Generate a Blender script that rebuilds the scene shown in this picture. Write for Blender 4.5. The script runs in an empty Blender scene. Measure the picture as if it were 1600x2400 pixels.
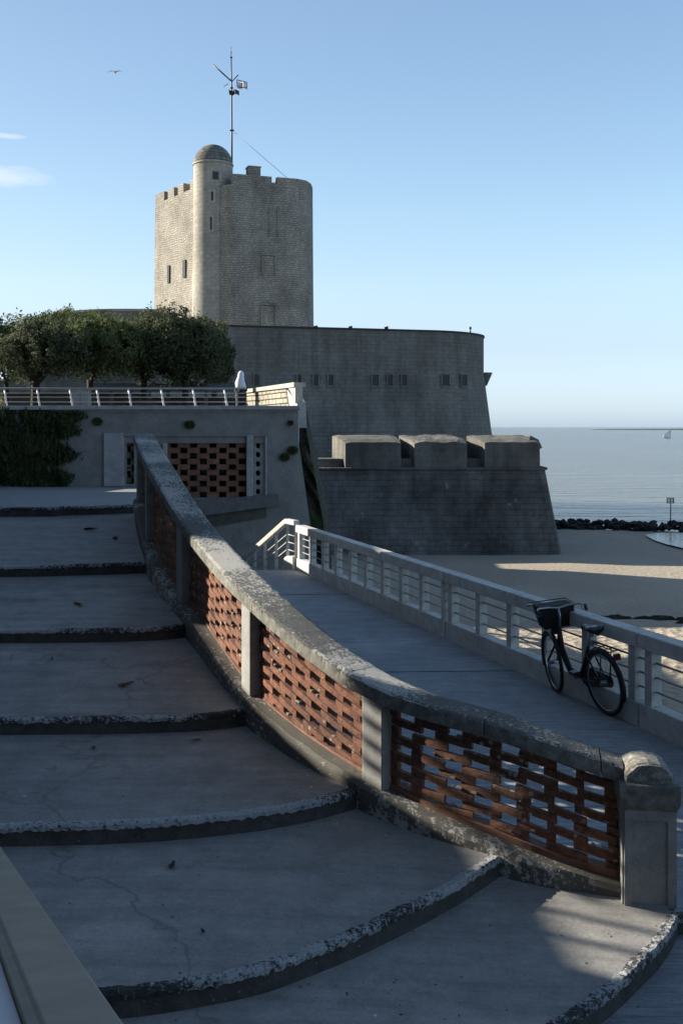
import bpy, bmesh, math, random
from mathutils import Vector, Matrix, noise
random.seed(7)
rad = math.radians
EYE = 2.95
F = 2401.0
COL = bpy.context.scene.collection

def P(x, y, d):
    """point seen at column x, row y of the survey sheet, at distance d"""
    return Vector(((x-784)/F*d, d, EYE-(y-981)/F*d))

# ------------------------------------------------------------------ mesh builder
class MB:
    def __init__(s):
        s.v = []; s.f = []; s.sm = []; s.uv = {}
    def add(s, vs, fs, smooth=False, uvs=None):
        b = len(s.v); s.v += [tuple(v) for v in vs]
        for i, f in enumerate(fs):
            if uvs and uvs[i] is not None: s.uv[len(s.f)] = uvs[i]
            s.f.append(tuple(b+k for k in f)); s.sm.append(smooth)
    def box(s, c, size, rz=0, mat=None, smooth=False):
        hx, hy, hz = size[0]/2, size[1]/2, size[2]/2
        M = mat if mat is not None else Matrix.Rotation(rz, 3, 'Z')
        vs = [Vector(c)+M @ Vector((a*hx, b*hy, d*hz)) for d in (-1, 1) for a, b in ((-1,-1),(1,-1),(1,1),(-1,1))]
        s.add(vs, [(3,2,1,0),(4,5,6,7),(0,1,5,4),(1,2,6,5),(2,3,7,6),(3,0,4,7)], smooth)
    def hexa(s, vs):
        s.add(vs, [(3,2,1,0),(4,5,6,7),(0,1,5,4),(1,2,6,5),(2,3,7,6),(3,0,4,7)])
    def bar(s, a, b, w, h, up=Vector((0,0,1))):
        a = Vector(a); b = Vector(b); t = (b-a).normalized()
        r = t.cross(up).normalized(); u = r.cross(t)
        vs = []
        for p in (a, b):
            vs += [p-r*w/2-u*h/2, p+r*w/2-u*h/2, p+r*w/2+u*h/2, p-r*w/2+u*h/2]
        s.add(vs, [(0,1,2,3),(7,6,5,4),(0,4,5,1),(1,5,6,2),(2,6,7,3),(3,7,4,0)])
    def tube(s, pts, r, n=8, cap=True, closed=False):
        pts = [Vector(p) for p in pts]; m = len(pts)
        rs = r if isinstance(r, (list, tuple)) else [r]*m
        vs = []; prev = None
        for i, p in enumerate(pts):
            if closed: t = pts[(i+1) % m]-pts[i-1]
            else: t = (pts[min(i+1, m-1)]-pts[max(i-1, 0)])
            t.normalize()
            if prev is None:
                q = Vector((0,0,1)) if abs(t.z) < .9 else Vector((1,0,0))
                u = (q-t*q.dot(t)).normalized()
            else:
                u = (prev-t*prev.dot(t)).normalized()
            prev = u; w = t.cross(u)
            for k in range(n):
                a = 2*math.pi*k/n
                vs.append(p+(u*math.cos(a)+w*math.sin(a))*rs[i])
        fs = []
        for i in range(m if closed else m-1):
            j = (i+1) % m
            for k in range(n):
                l = (k+1) % n
                fs.append((i*n+k, i*n+l, j*n+l, j*n+k))
        s.add(vs, fs, True)
        if cap and not closed:
            b = len(s.v)-len(vs)
            s.f.append(tuple(b+k for k in reversed(range(n)))); s.sm.append(False)
            s.f.append(tuple(b+(m-1)*n+k for k in range(n))); s.sm.append(False)
    def lathe(s, prof, c=(0,0,0), n=32, smooth=True):
        c = Vector(c); vs = []
        for r, z in prof:
            for k in range(n):
                a = 2*math.pi*k/n
                vs.append(c+Vector((r*math.cos(a), r*math.sin(a), z)))
        fs = []; uvs = []
        for i in range(len(prof)-1):
            for k in range(n):
                l = (k+1) % n
                fs.append((i*n+k, i*n+l, (i+1)*n+l, (i+1)*n+k))
                R = max(prof[i][0], prof[i+1][0]); u0 = 2*math.pi*R*k/n; u1 = 2*math.pi*R*(k+1)/n
                uvs.append([(u0, prof[i][1]), (u1, prof[i][1]), (u1, prof[i+1][1]), (u0, prof[i+1][1])])
        s.add(vs, fs, smooth, uvs)
    def prism(s, poly, z0, z1):
        """poly: plan outline ccw"""
        n = len(poly)
        vs = [(p[0], p[1], z0) for p in poly]+[(p[0], p[1], z1) for p in poly]
        fs = [tuple(reversed(range(n))), tuple(range(n, 2*n))]
        for i in range(n):
            j = (i+1) % n; fs.append((i, j, n+j, n+i))
        s.add(vs, fs)
    def extrude(s, poly, d):
        """poly: 3d outline, d: vector"""
        n = len(poly); d = Vector(d)
        vs = [Vector(p) for p in poly]+[Vector(p)+d for p in poly]
        fs = [tuple(range(n)), tuple(reversed(range(n, 2*n)))]
        for i in range(n):
            j = (i+1) % n; fs.append((j, i, n+i, n+j))
        s.add(vs, fs)
    def sweep(s, rings, closed_ring=True, smooth=False, caps=True):
        """rings: list of lists of points; connects successive rings, uv in metres"""
        n = len(rings[0]); vs = [p for r in rings for p in r]
        fs = []; uvs = []
        L = [0]
        for i in range(1, len(rings)):
            L.append(L[-1]+(Vector(rings[i][0])-Vector(rings[i-1][0])).length)
        W = [0]
        for k in range(1, n+1): W.append(W[-1]+(Vector(rings[0][k % n])-Vector(rings[0][k-1])).length)
        for i in range(len(rings)-1):
            for k in range(n if closed_ring else n-1):
                l = (k+1) % n
                fs.append((i*n+k, i*n+l, (i+1)*n+l, (i+1)*n+k))
                uvs.append([(L[i], W[k]), (L[i], W[k+1]), (L[i+1], W[k+1]), (L[i+1], W[k])])
        s.add(vs, fs, smooth, uvs)
        if caps and closed_ring:
            b = len(s.v)-len(vs); m = len(rings)
            s.f.append(tuple(b+k for k in reversed(range(n)))); s.sm.append(False)
            s.f.append(tuple(b+(m-1)*n+k for k in range(n))); s.sm.append(False)
    def gridwall(s, org, ux, nrm, us, zs, holes, th):
        """vertical wall with rectangular openings. us/zs breakpoints, holes [(u0,u1,z0,z1)]"""
        org = Vector(org); ux = Vector(ux).normalized(); nrm = Vector(nrm).normalized()
        us = sorted(set([round(u, 5) for u in us]+[round(h[k], 5) for h in holes for k in (0, 1)]))
        zs = sorted(set([round(z, 5) for z in zs]+[round(h[k], 5) for h in holes for k in (2, 3)]))
        def solid(i, j):
            if i < 0 or j < 0 or i >= len(us)-1 or j >= len(zs)-1: return False
            cu = (us[i]+us[i+1])/2; cz = (zs[j]+zs[j+1])/2
            return not any(h[0] < cu < h[1] and h[2] < cz < h[3] for h in holes)
        def pt(u, z, b): return org+ux*u+Vector((0,0,z))-nrm*(th if b else 0)
        for i in range(len(us)-1):
            for j in range(len(zs)-1):
                if not solid(i, j): continue
                a, b, c, d = us[i], us[i+1], zs[j], zs[j+1]
                s.add([pt(a,c,0), pt(b,c,0), pt(b,d,0), pt(a,d,0)], [(0,1,2,3)])
                s.add([pt(a,c,1), pt(b,c,1), pt(b,d,1), pt(a,d,1)], [(3,2,1,0)])
                if not solid(i-1, j): s.add([pt(a,c,0), pt(a,d,0), pt(a,d,1), pt(a,c,1)], [(0,1,2,3)])
                if not solid(i+1, j): s.add([pt(b,c,0), pt(b,d,0), pt(b,d,1), pt(b,c,1)], [(3,2,1,0)])
                if not solid(i, j-1): s.add([pt(a,c,0), pt(b,c,0), pt(b,c,1), pt(a,c,1)], [(3,2,1,0)])
                if not solid(i, j+1): s.add([pt(a,d,0), pt(b,d,0), pt(b,d,1), pt(a,d,1)], [(0,1,2,3)])
    def build(s, name, mat, parent=None, fix=True, bevel=0, disp=None):
        me = bpy.data.meshes.new(name)
        me.from_pydata(s.v, [], s.f)
        me.polygons.foreach_set('use_smooth', s.sm)
        uvl = me.uv_layers.new(name='uv')
        for pi, p in enumerate(me.polygons):
            if pi in s.uv:
                for k, li in enumerate(p.loop_indices): uvl.data[li].uv = s.uv[pi][k]
            else:
                n = p.normal
                if abs(n.z) > .75: ax, ay = Vector((1,0,0)), Vector((0,1,0))
                else:
                    ax = Vector((-n.y, n.x, 0)).normalized(); ay = Vector((0,0,1))
                for li in p.loop_indices:
                    co = me.vertices[me.loops[li].vertex_index].co
                    uvl.data[li].uv = (co.dot(ax), co.dot(ay))
        if fix:
            bm = bmesh.new(); bm.from_mesh(me)
            bmesh.ops.remove_doubles(bm, verts=bm.verts, dist=.0004)
            bmesh.ops.recalc_face_normals(bm, faces=bm.faces)
            bm.to_mesh(me); bm.free()
        me.materials.append(mat)
        o = bpy.data.objects.new(name, me); COL.objects.link(o)
        if bevel:
            m = o.modifiers.new('bevel', 'BEVEL'); m.width = bevel; m.segments = 2; m.limit_method = 'ANGLE'
        if parent is not None:
            o.parent = parent
            if not parent.get('_local'): o.matrix_parent_inverse = world_of(parent).inverted()
        return o

def world_of(o):
    m = Matrix.LocRotScale(o.location, o.rotation_euler, o.scale)
    if o.parent: m = world_of(o.parent) @ o.matrix_parent_inverse @ m
    return m
def tag(o, label=None, cat=None, group=None, kind=None):
    if label: o['label'] = label
    if cat: o['category'] = cat
    if group: o['group'] = group
    if kind: o['kind'] = kind
    return o
def thing(name, label, cat, loc=(0,0,0), rz=0, group=None, local=False):
    o = bpy.data.objects.new(name, None); COL.objects.link(o)
    o.location = loc; o.rotation_euler = (0,0,rz); o.empty_display_size = .2
    if local: o['_local'] = 1
    return tag(o, label, cat, group)
def struct(o): o['kind'] = 'structure'; return o
def kids(o, pool): return [c for c in pool if c.parent == o]
def dup(root, label=None, loc=None, rz=None, scale=None):
    pool = list(COL.objects)
    def rec(o, par):
        c = o.copy(); COL.objects.link(c)
        if par is not None: c.parent = par
        for ch in kids(o, pool): rec(ch, c)
        return c
    r = rec(root, None)
    if label: r['label'] = label
    if loc is not None: r.location = loc
    if rz is not None: r.rotation_euler = (0,0,rz)
    if scale is not None: r.scale = scale
    return r

# ------------------------------------------------------------------ materials
def nt(name):
    m = bpy.data.materials.new(name); m.use_nodes = True
    t = m.node_tree; b = t.nodes['Principled BSDF']
    return m, t, b
def N(t, typ, **kw):
    n = t.nodes.new(typ)
    for k, v in kw.items():
        if k.startswith('i_'):
            key = k[2:].replace('_', ' ')
            n.inputs[key].default_value = v
        else: setattr(n, k, v)
    return n
def mixc(t, a, b, fac, mode='MIX'):
    n = t.nodes.new('ShaderNodeMix'); n.data_type = 'RGBA'; n.blend_type = mode
    for sock, val in ((n.inputs['Factor'], fac), (n.inputs['A'], a), (n.inputs['B'], b)):
        pass
    def setin(i, val):
        if hasattr(val, 'links'): t.links.new(val, n.inputs[i])
        elif isinstance(val, (int, float)): n.inputs[i].default_value = val
        else: n.inputs[i].default_value = (*val, 1) if len(val) == 3 else val
    setin(0, fac); setin(6, a); setin(7, b)
    return n.outputs[2]
def ramp(t, src, stops):
    n = t.nodes.new('ShaderNodeValToRGB'); e = n.color_ramp.elements
    while len(e) < len(stops): e.new(.5)
    for i, (p, c) in enumerate(stops):
        e[i].position = p; e[i].color = (c, c, c, 1) if isinstance(c, (int, float)) else (*c, 1)
    t.links.new(src, n.inputs[0]); return n.outputs[0]
def noise_tex(t, coord, scale, detail=6, rough=.6, stretch=None):
    src = coord
    if stretch:
        mp = t.nodes.new('ShaderNodeMapping'); mp.inputs['Scale'].default_value = stretch
        t.links.new(coord, mp.inputs[0]); src = mp.outputs[0]
    n = N(t, 'ShaderNodeTexNoise', i_Scale=scale, i_Detail=detail, i_Roughness=rough)
    t.links.new(src, n.inputs['Vector']); return n.outputs['Fac']

def mat_masonry(name, c1, c2, joint, bw=.5, bh=.25, mortar=.02, bump=.35, rough=.95, stain=.35, streak=.3, jointmix=1.0, warp=.06, patch=None):
    m, t, b = nt(name)
    tc = N(t, 'ShaderNodeTexCoord'); o = tc.outputs['Object']; uv = tc.outputs['UV']
    # warp the courses a little so they are not ruled lines
    nz = N(t, 'ShaderNodeTexNoise', i_Scale=.7, i_Detail=2); t.links.new(uv, nz.inputs['Vector'])
    sc = N(t, 'ShaderNodeVectorMath', operation='SCALE'); t.links.new(nz.outputs['Color'], sc.inputs[0]); sc.inputs['Scale'].default_value = warp*2
    ad = N(t, 'ShaderNodeVectorMath', operation='ADD'); t.links.new(uv, ad.inputs[0]); t.links.new(sc.outputs[0], ad.inputs[1])
    br = N(t, 'ShaderNodeTexBrick', i_Scale=1.0); br.offset = .43; br.squash = .8; br.squash_frequency = 3
    br.inputs['Mortar Size'].default_value = mortar; br.inputs['Brick Width'].default_value = bw
    br.inputs['Row Height'].default_value = bh; br.inputs['Bias'].default_value = -.1; br.inputs['Mortar Smooth'].default_value = .5
    br.inputs['Color1'].default_value = (*c1, 1); br.inputs['Color2'].default_value = (*c2, 1)
    br.inputs['Mortar'].default_value = (*joint, 1)
    t.links.new(ad.outputs[0], br.inputs['Vector'])
    n1 = noise_tex(t, o, .35, 8, .65); n2 = noise_tex(t, o, 3.0, 6, .7); n3 = noise_tex(t, o, 1.0, 5, .6, (1.6, 1.6, .12))
    plain = mixc(t, c1, c2, n2)
    base = mixc(t, plain, br.outputs['Color'], jointmix)
    f1 = ramp(t, n1, [(.35, 1-stain), (.65, 1+stain*.4)])
    base = mixc(t, base, f1, 1.0, 'MULTIPLY')
    f2 = ramp(t, n3, [(.35, 1-streak), (.6, 1.05)])
    base = mixc(t, base, f2, 1.0, 'MULTIPLY')
    f3 = ramp(t, n2, [(.3, .8), (.7, 1.15)])
    base = mixc(t, base, f3, 1.0, 'MULTIPLY')
    if patch:
        n4 = noise_tex(t, o, patch[1], 5, .65)
        base = mixc(t, base, patch[0], ramp(t, n4, [(patch[2], 0), (patch[2]+.08, 1)]))
    t.links.new(base, b.inputs['Base Color']); b.inputs['Roughness'].default_value = rough
    b.inputs['Specular IOR Level'].default_value = .2
    bp = N(t, 'ShaderNodeBump', i_Strength=bump, i_Distance=.05)
    add = N(t, 'ShaderNodeMath', operation='MULTIPLY_ADD'); t.links.new(br.outputs['Fac'], add.inputs[0]); add.inputs[1].default_value = -.7*jointmix
    t.links.new(n2, add.inputs[2]); t.links.new(add.outputs[0], bp.inputs['Height']); t.links.new(bp.outputs[0], b.inputs['Normal'])
    return m

def mat_concrete(name, c, c2=None, scale=2.0, bump=.25, rough=.85, speck=None, brushed=None, spec=.3, stain=.3, dist=.01, crack=0, blotch=0):
    m, t, b = nt(name); c2 = c2 or tuple(v*.75 for v in c)
    tc = N(t, 'ShaderNodeTexCoord'); o = tc.outputs['Object']
    n1 = noise_tex(t, o, scale*.3, 7, .6); n2 = noise_tex(t, o, scale*3, 8, .7); n3 = noise_tex(t, o, scale*30, 4, .7)
    base = mixc(t, c, c2, ramp(t, n1, [(.35, 0), (.65, 1)]))
    base = mixc(t, base, ramp(t, n2, [(.3, 1-stain), (.7, 1+stain*.5)]), 1.0, 'MULTIPLY')
    base = mixc(t, base, ramp(t, n3, [(.25, .8), (.75, 1.15)]), 1.0, 'MULTIPLY')
    if blotch:
        nb1 = noise_tex(t, o, 1.7, 9, .72); nb2 = noise_tex(t, o, .55, 5, .6)
        base = mixc(t, base, tuple(v*.62 for v in c), ramp(t, nb1, [(.54, 0), (.66, .75)]))
        base = mixc(t, base, tuple(v*1.35 for v in c), ramp(t, nb2, [(.56, 0), (.72, .6)]))
        vg = N(t, 'ShaderNodeTexVoronoi', i_Scale=38.0); t.links.new(o, vg.inputs['Vector'])
        base = mixc(t, base, tuple(v*.3 for v in c), ramp(t, vg.outputs['Distance'], [(.06, .8), (.14, 0)]))
    h = n2
    if brushed:
        n5 = noise_tex(t, o, brushed[0], 6, .7, brushed[1])
        base = mixc(t, base, ramp(t, n5, [(.35, .80 if speck else .62), (.6, 1.06 if speck else 1.12)]), 1.0, 'MULTIPLY')
        h = n5
    if speck:
        vz = N(t, 'ShaderNodeTexVoronoi', i_Scale=speck[1]); t.links.new(o, vz.inputs['Vector'])
        msk = noise_tex(t, o, 1.3, 3, .5)
        a = ramp(t, vz.outputs['Distance'], [(speck[2], 1), (speck[2]+.03, 0)])
        bb = ramp(t, msk, [(.5, 0), (.56, 1)])
        mu = N(t, 'ShaderNodeMath', operation='MULTIPLY'); t.links.new(a, mu.inputs[0]); t.links.new(bb, mu.inputs[1])
        base = mixc(t, base, speck[0], mu.outputs[0])
    if crack:
        vc = N(t, 'ShaderNodeTexVoronoi', i_Scale=crack); vc.feature = 'DISTANCE_TO_EDGE'
        mpn = N(t, 'ShaderNodeTexNoise', i_Scale=2.0, i_Detail=5.0); t.links.new(o, mpn.inputs['Vector'])
        mxv = mixc(t, (0,0,0), (0,0,0), .5); 
        adv = N(t, 'ShaderNodeVectorMath', operation='ADD'); t.links.new(o, adv.inputs[0]); t.links.new(mpn.outputs['Color'], adv.inputs[1]); t.links.new(adv.outputs[0], vc.inputs['Vector'])
        base = mixc(t, base, tuple(v*.45 for v in c), ramp(t, vc.outputs['Distance'], [(0.0, .75), (.004, 0)]))
    t.links.new(base, b.inputs['Base Color']); b.inputs['Roughness'].default_value = rough
    b.inputs['Specular IOR Level'].default_value = spec
    bp = N(t, 'ShaderNodeBump', i_Strength=bump, i_Distance=dist)
    ad = N(t, 'ShaderNodeMath', operation='ADD'); t.links.new(h, ad.inputs[0]); t.links.new(n3, ad.inputs[1])
    t.links.new(ad.outputs[0], bp.inputs['Height']); t.links.new(bp.outputs[0], b.inputs['Normal'])
    return m

def mat_worn(name, dark, light, scale=10, thr=.5, bump=.8, dist=.02, soft=.08, big=1.2):
    """pale worn crust broken by dark bare patches"""
    m, t, b = nt(name)
    tc = N(t, 'ShaderNodeTexCoord'); o = tc.outputs['Object']
    n1 = noise_tex(t, o, scale, 8, .75); n2 = noise_tex(t, o, scale*.15, 3, .5); n3 = noise_tex(t, o, scale*6, 4, .7)
    n9 = noise_tex(t, o, .9, 3, .6)
    s = N(t, 'ShaderNodeMath', operation='MULTIPLY_ADD'); t.links.new(n9, s.inputs[0]); s.inputs[1].default_value = .9; t.links.new(n1, s.inputs[2])
    f = ramp(t, s.outputs[0], [(thr+.45-soft, 0), (thr+.45+soft, 1)])
    base = mixc(t, dark, light, f)
    base = mixc(t, base, ramp(t, n3, [(.25, .55), (.75, 1.25)]), 1.0, 'MULTIPLY')
    t.links.new(base, b.inputs['Base Color']); b.inputs['Roughness'].default_value = .9; b.inputs['Specular IOR Level'].default_value = .25
    bp = N(t, 'ShaderNodeBump', i_Strength=bump, i_Distance=dist)
    ad = N(t, 'ShaderNodeMath', operation='ADD'); t.links.new(n1, ad.inputs[0]); t.links.new(n3, ad.inputs[1])
    t.links.new(ad.outputs[0], bp.inputs['Height']); t.links.new(bp.outputs[0], b.inputs['Normal'])
    return m

def mat_plain(name, c, rough=.6, metal=0, spec=.5, var=.12, vs=8, bump=0):
    m, t, b = nt(name)
    tc = N(t, 'ShaderNodeTexCoord'); n = noise_tex(t, tc.outputs['Object'], vs, 5, .6)
    base = mixc(t, c, ramp(t, n, [(.3, 1-var), (.7, 1+var)]), 1.0, 'MULTIPLY')
    t.links.new(base, b.inputs['Base Color']); b.inputs['Roughness'].default_value = rough
    b.inputs['Metallic'].default_value = metal; b.inputs['Specular IOR Level'].default_value = spec
    if bump:
        bp = N(t, 'ShaderNodeBump', i_Strength=bump, i_Distance=.01); t.links.new(n, bp.inputs['Height']); t.links.new(bp.outputs[0], b.inputs['Normal'])
    return m

def mat_leaf(name, c1, c2, scale=1.2):
    m, t, b = nt(name)
    tc = N(t, 'ShaderNodeTexCoord'); oi = N(t, 'ShaderNodeObjectInfo')
    n = noise_tex(t, tc.outputs['Object'], scale, 4, .6); n2 = noise_tex(t, tc.outputs['Object'], 14, 2, .6)
    base = mixc(t, c1, c2, ramp(t, n, [(.35, 0), (.65, 1)]))
    base = mixc(t, base, ramp(t, n2, [(.3, .6), (.7, 1.4)]), 1.0, 'MULTIPLY')
    t.links.new(base, b.inputs['Base Color']); b.inputs['Roughness'].default_value = .85; b.inputs['Specular IOR Level'].default_value = .15
    tr = N(t, 'ShaderNodeBsdfTranslucent'); t.links.new(base, tr.inputs['Color'])
    mx = N(t, 'ShaderNodeMixShader'); mx.inputs[0].default_value = .3
    t.links.new(b.outputs[0], mx.inputs[1]); t.links.new(tr.outputs[0], mx.inputs[2])
    t.links.new(mx.outputs[0], t.nodes['Material Output'].inputs[0])
    return m

M = {}
M['tower'] = mat_masonry('tower_stone', (.345,.32,.275), (.265,.247,.215), (.17,.16,.14), bw=.46, bh=.20, mortar=.03, bump=.9, stain=.3, streak=.12, warp=.25, jointmix=.85, patch=((.27,.24,.20), 1.4, .60))
M['turret'] = mat_masonry('turret_ashlar', (.35,.33,.285), (.30,.283,.245), (.22,.205,.18), bw=.7, bh=.34, mortar=.015, bump=.35, stain=.22, streak=.10, jointmix=1.0)
M['trim'] = mat_concrete('dressed_stone', (.40,.37,.31), (.33,.31,.26), 1.2)
M['rampart'] = mat_masonry('rampart_stone', (.185,.18,.163), (.145,.143,.13), (.115,.113,.104), bw=.62, bh=.27, mortar=.03, bump=.5, stain=.22, streak=.22, jointmix=.6)
M['battery'] = mat_masonry('battery_stone', (.15,.145,.14), (.112,.11,.11), (.08,.078,.078), bw=.7, bh=.3, mortar=.02, bump=.9, stain=.55, streak=.3, jointmix=.6, patch=((.27,.265,.245), 1.6, .66))
M['merlon'] = mat_masonry('merlon_stone', (.165,.16,.145), (.12,.117,.107), (.085,.083,.077), bw=.7, bh=.3, mortar=.02, bump=.4, stain=.4, streak=.3, jointmix=.3)
M['rubble'] = mat_masonry('rubble_stone', (.14,.125,.10), (.10,.09,.075), (.06,.055,.05), bw=.4, bh=.2, mortar=.03, bump=.8, stain=.5, streak=.3, patch=((.05,.06,.03), 1.1, .5))
M['parapet'] = mat_masonry('parapet_block', (.37,.345,.285), (.30,.28,.235), (.05,.048,.04), bw=.42, bh=.15, mortar=.022, bump=.6, stain=.2, streak=.15, warp=.03)
M['render'] = mat_concrete('terrace_render', (.26,.265,.262), (.21,.213,.21), .9, stain=.3, bump=.3)
M['coping'] = mat_concrete('terrace_coping', (.36,.37,.375), (.30,.31,.315), 1.5)
M['step'] = mat_concrete('step_screed', (.31,.303,.29), (.235,.23,.223), 1.3, bump=.25, stain=.25, speck=((.6,.6,.6), 5.0, .03), rough=.8, brushed=(2.2, (.3, 3.0, 1.0)), crack=.16, blotch=1)
M['landing'] = mat_concrete('landing_screed', (.215,.22,.225), (.185,.19,.195), 1.0, bump=.2, stain=.2)
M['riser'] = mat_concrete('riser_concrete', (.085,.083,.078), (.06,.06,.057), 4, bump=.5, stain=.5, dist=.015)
M['nosing'] = mat_worn('nosing_worn_paint', (.07,.072,.075), (.60,.63,.66), 32, .51, bump=1.0, dist=.02, soft=.05)
M['kerb'] = mat_worn('kerb_worn_edge', (.15,.145,.13), (.50,.49,.46), 22, .57, bump=.8, soft=.04)
M['cap'] = mat_worn('cap_crust', (.15,.15,.143), (.50,.495,.47), 34, .56, bump=1.0, dist=.015, soft=.05)
M['capface'] = mat_concrete('cap_face', (.28,.277,.25), (.175,.175,.162), 5, bump=.8, stain=.6, dist=.02)
M['post'] = mat_concrete('post_concrete', (.31,.31,.30), (.25,.25,.245), 2.5, bump=.2, stain=.25)
M['newel'] = mat_concrete('newel_concrete', (.25,.252,.25), (.21,.212,.21), 2.5, bump=.25, stain=.3)
M['brick'] = mat_concrete('terracotta', (.28,.125,.08), (.145,.075,.055), 9, bump=.8, stain=.6, rough=.9, speck=((.40,.36,.31), 14.0, .20), dist=.012)
M['mortar'] = mat_concrete('mortar', (.27,.24,.21), (.19,.17,.15), 8, bump=.5, stain=.4)
M['brickdark'] = mat_concrete('terracotta_aged', (.25,.13,.09), (.17,.09,.065), 3, bump=.3, stain=.4, rough=.9)
M['ramp'] = mat_concrete('ramp_brushed', (.29,.31,.325), (.235,.255,.27), 1.0, bump=.5, stain=.25, blotch=1, brushed=(5.0, (.35, 6.0, 1.0)), dist=.01, rough=.75)
M['rail'] = mat_concrete('rail_white_concrete', (.55,.55,.53), (.45,.445,.42), 1.6, bump=.2, stain=.3)
M['cable'] = mat_plain('rail_rod', (.26,.26,.255), .5, .3)
M['sand'] = mat_concrete('sand', (.36,.30,.225), (.30,.25,.19), .5, bump=.5, stain=.18, rough=.95, dist=.03, spec=.1)
M['darkgap'] = mat_plain('joint_dark', (.02,.02,.02), .9)  # near-black of the ramp joints
M['white'] = mat_plain('white_metal', (.62,.62,.60), .45)
M['metal'] = mat_plain('dark_metal', (.03,.032,.035), .5, .4)
M['black'] = mat_plain('black_paint', (.012,.012,.013), .35)
M['rubber'] = mat_plain('tyre_rubber', (.015,.015,.016), .8)
M['chrome'] = mat_plain('rim_alloy', (.35,.35,.36), .35, .8)
M['leaf'] = mat_leaf('tree_leaf', (.065,.085,.038), (.145,.17,.07), .7)
M['leafdark'] = mat_leaf('tree_leaf_dark', (.055,.07,.04), (.11,.125,.068), .7)
M['ivy'] = mat_leaf('ivy_leaf', (.03,.042,.018), (.075,.09,.038), 1.6)
M['bark'] = mat_concrete('bark', (.05,.042,.035), (.03,.026,.022), 6, bump=.8, stain=.5, dist=.03)
M['rock'] = mat_concrete('breakwater_rock', (.035,.033,.03), (.015,.015,.015), 1.0, bump=.8, stain=.6, dist=.1)
M['weed'] = mat_concrete('seaweed', (.02,.019,.015), (.035,.033,.02), 3)

# sand: ripples + wind marks + coarse trampled patches near the wall
def mat_sand():
    m, t, b = nt('beach_sand')
    tc = N(t, 'ShaderNodeTexCoord'); o = tc.outputs['Object']
    n1 = noise_tex(t, o, .12, 6, .6); n2 = noise_tex(t, o, 2.2, 8, .7); n3 = noise_tex(t, o, 14, 6, .75)
    base = mixc(t, (.35,.305,.245), (.28,.243,.195), ramp(t, n1, [(.35, 0), (.65, 1)]))
    base = mixc(t, base, ramp(t, n3, [(.3, .82), (.7, 1.12)]), 1.0, 'MULTIPLY')
    vz = N(t, 'ShaderNodeTexVoronoi', i_Scale=4.5); t.links.new(o, vz.inputs['Vector'])
    sp = N(t, 'ShaderNodeSeparateXYZ'); t.links.new(o, sp.inputs[0])
    nr = N(t, 'ShaderNodeMapRange'); nr.inputs['From Min'].default_value = 50; nr.inputs['From Max'].default_value = 20; nr.inputs['To Min'].default_value = .12
    t.links.new(sp.outputs['Y'], nr.inputs['Value'])
    h = N(t, 'ShaderNodeMath', operation='MULTIPLY'); t.links.new(n2, h.inputs[0]); t.links.new(nr.outputs[0], h.inputs[1])
    h2 = N(t, 'ShaderNodeMath', operation='MULTIPLY_ADD'); t.links.new(vz.outputs['Distance'], h2.inputs[0]); t.links.new(nr.outputs[0], h2.inputs[1]); t.links.new(h.outputs[0], h2.inputs[2])
    h3 = N(t, 'ShaderNodeMath', operation='MULTIPLY_ADD'); t.links.new(n3, h3.inputs[0]); h3.inputs[1].default_value = .15; t.links.new(h2.outputs[0], h3.inputs[2])
    bp = N(t, 'ShaderNodeBump', i_Strength=.9, i_Distance=.12); t.links.new(h3.outputs[0], bp.inputs['Height'])
    t.links.new(bp.outputs[0], b.inputs['Normal']); t.links.new(base, b.inputs['Base Color'])
    b.inputs['Roughness'].default_value = .95; b.inputs['Specular IOR Level'].default_value = .1
    return m
M['sand'] = mat_sand()

def mat_sea():
    m, t, b = nt('sea_water')
    tc = N(t, 'ShaderNodeTexCoord'); o = tc.outputs['Object']
    n1 = noise_tex(t, o, .35, 5, .6, (.35, 1.0, 1.0)); n2 = noise_tex(t, o, .02, 4, .6, (.3, 1.0, 1.0))
    base = mixc(t, (.085,.085,.075), (.115,.112,.098), ramp(t, n2, [(.35, 0), (.65, 1)]))
    t.links.new(base, b.inputs['Base Color']); b.inputs['Roughness'].default_value = .22
    b.inputs['IOR'].default_value = 1.33; b.inputs['Specular IOR Level'].default_value = .32
    bp = N(t, 'ShaderNodeBump', i_Strength=1.0, i_Distance=.6); t.links.new(n1, bp.inputs['Height']); t.links.new(bp.outputs[0], b.inputs['Normal'])
    return m
M['sea'] = mat_sea()
m, t, b = nt('pool_water'); b.inputs['Base Color'].default_value = (.05,.06,.06,1); b.inputs['Roughness'].default_value = .12
tc = N(t, 'ShaderNodeTexCoord'); nn_ = noise_tex(t, tc.outputs['Object'], 1.2, 4, .6, (.5, 2, 1)); bp_ = N(t, 'ShaderNodeBump', i_Strength=.8, i_Distance=.1); t.links.new(nn_, bp_.inputs['Height']); t.links.new(bp_.outputs[0], b.inputs['Normal']); M['pool'] = m

# ------------------------------------------------------------------ camera, light, sky
cam = bpy.data.cameras.new('camera'); co = bpy.data.objects.new('camera', cam); COL.objects.link(co)
co.location = (0, 0, EYE); co.rotation_euler = (rad(90), 0, 0)
cam.sensor_fit = 'VERTICAL'; cam.sensor_height = 36; cam.lens = F/2352*36
cam.shift_y = -(1176-981)/2352
cam.clip_end = 60000; cam.clip_start = .05
sc = bpy.context.scene; sc.camera = co

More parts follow.
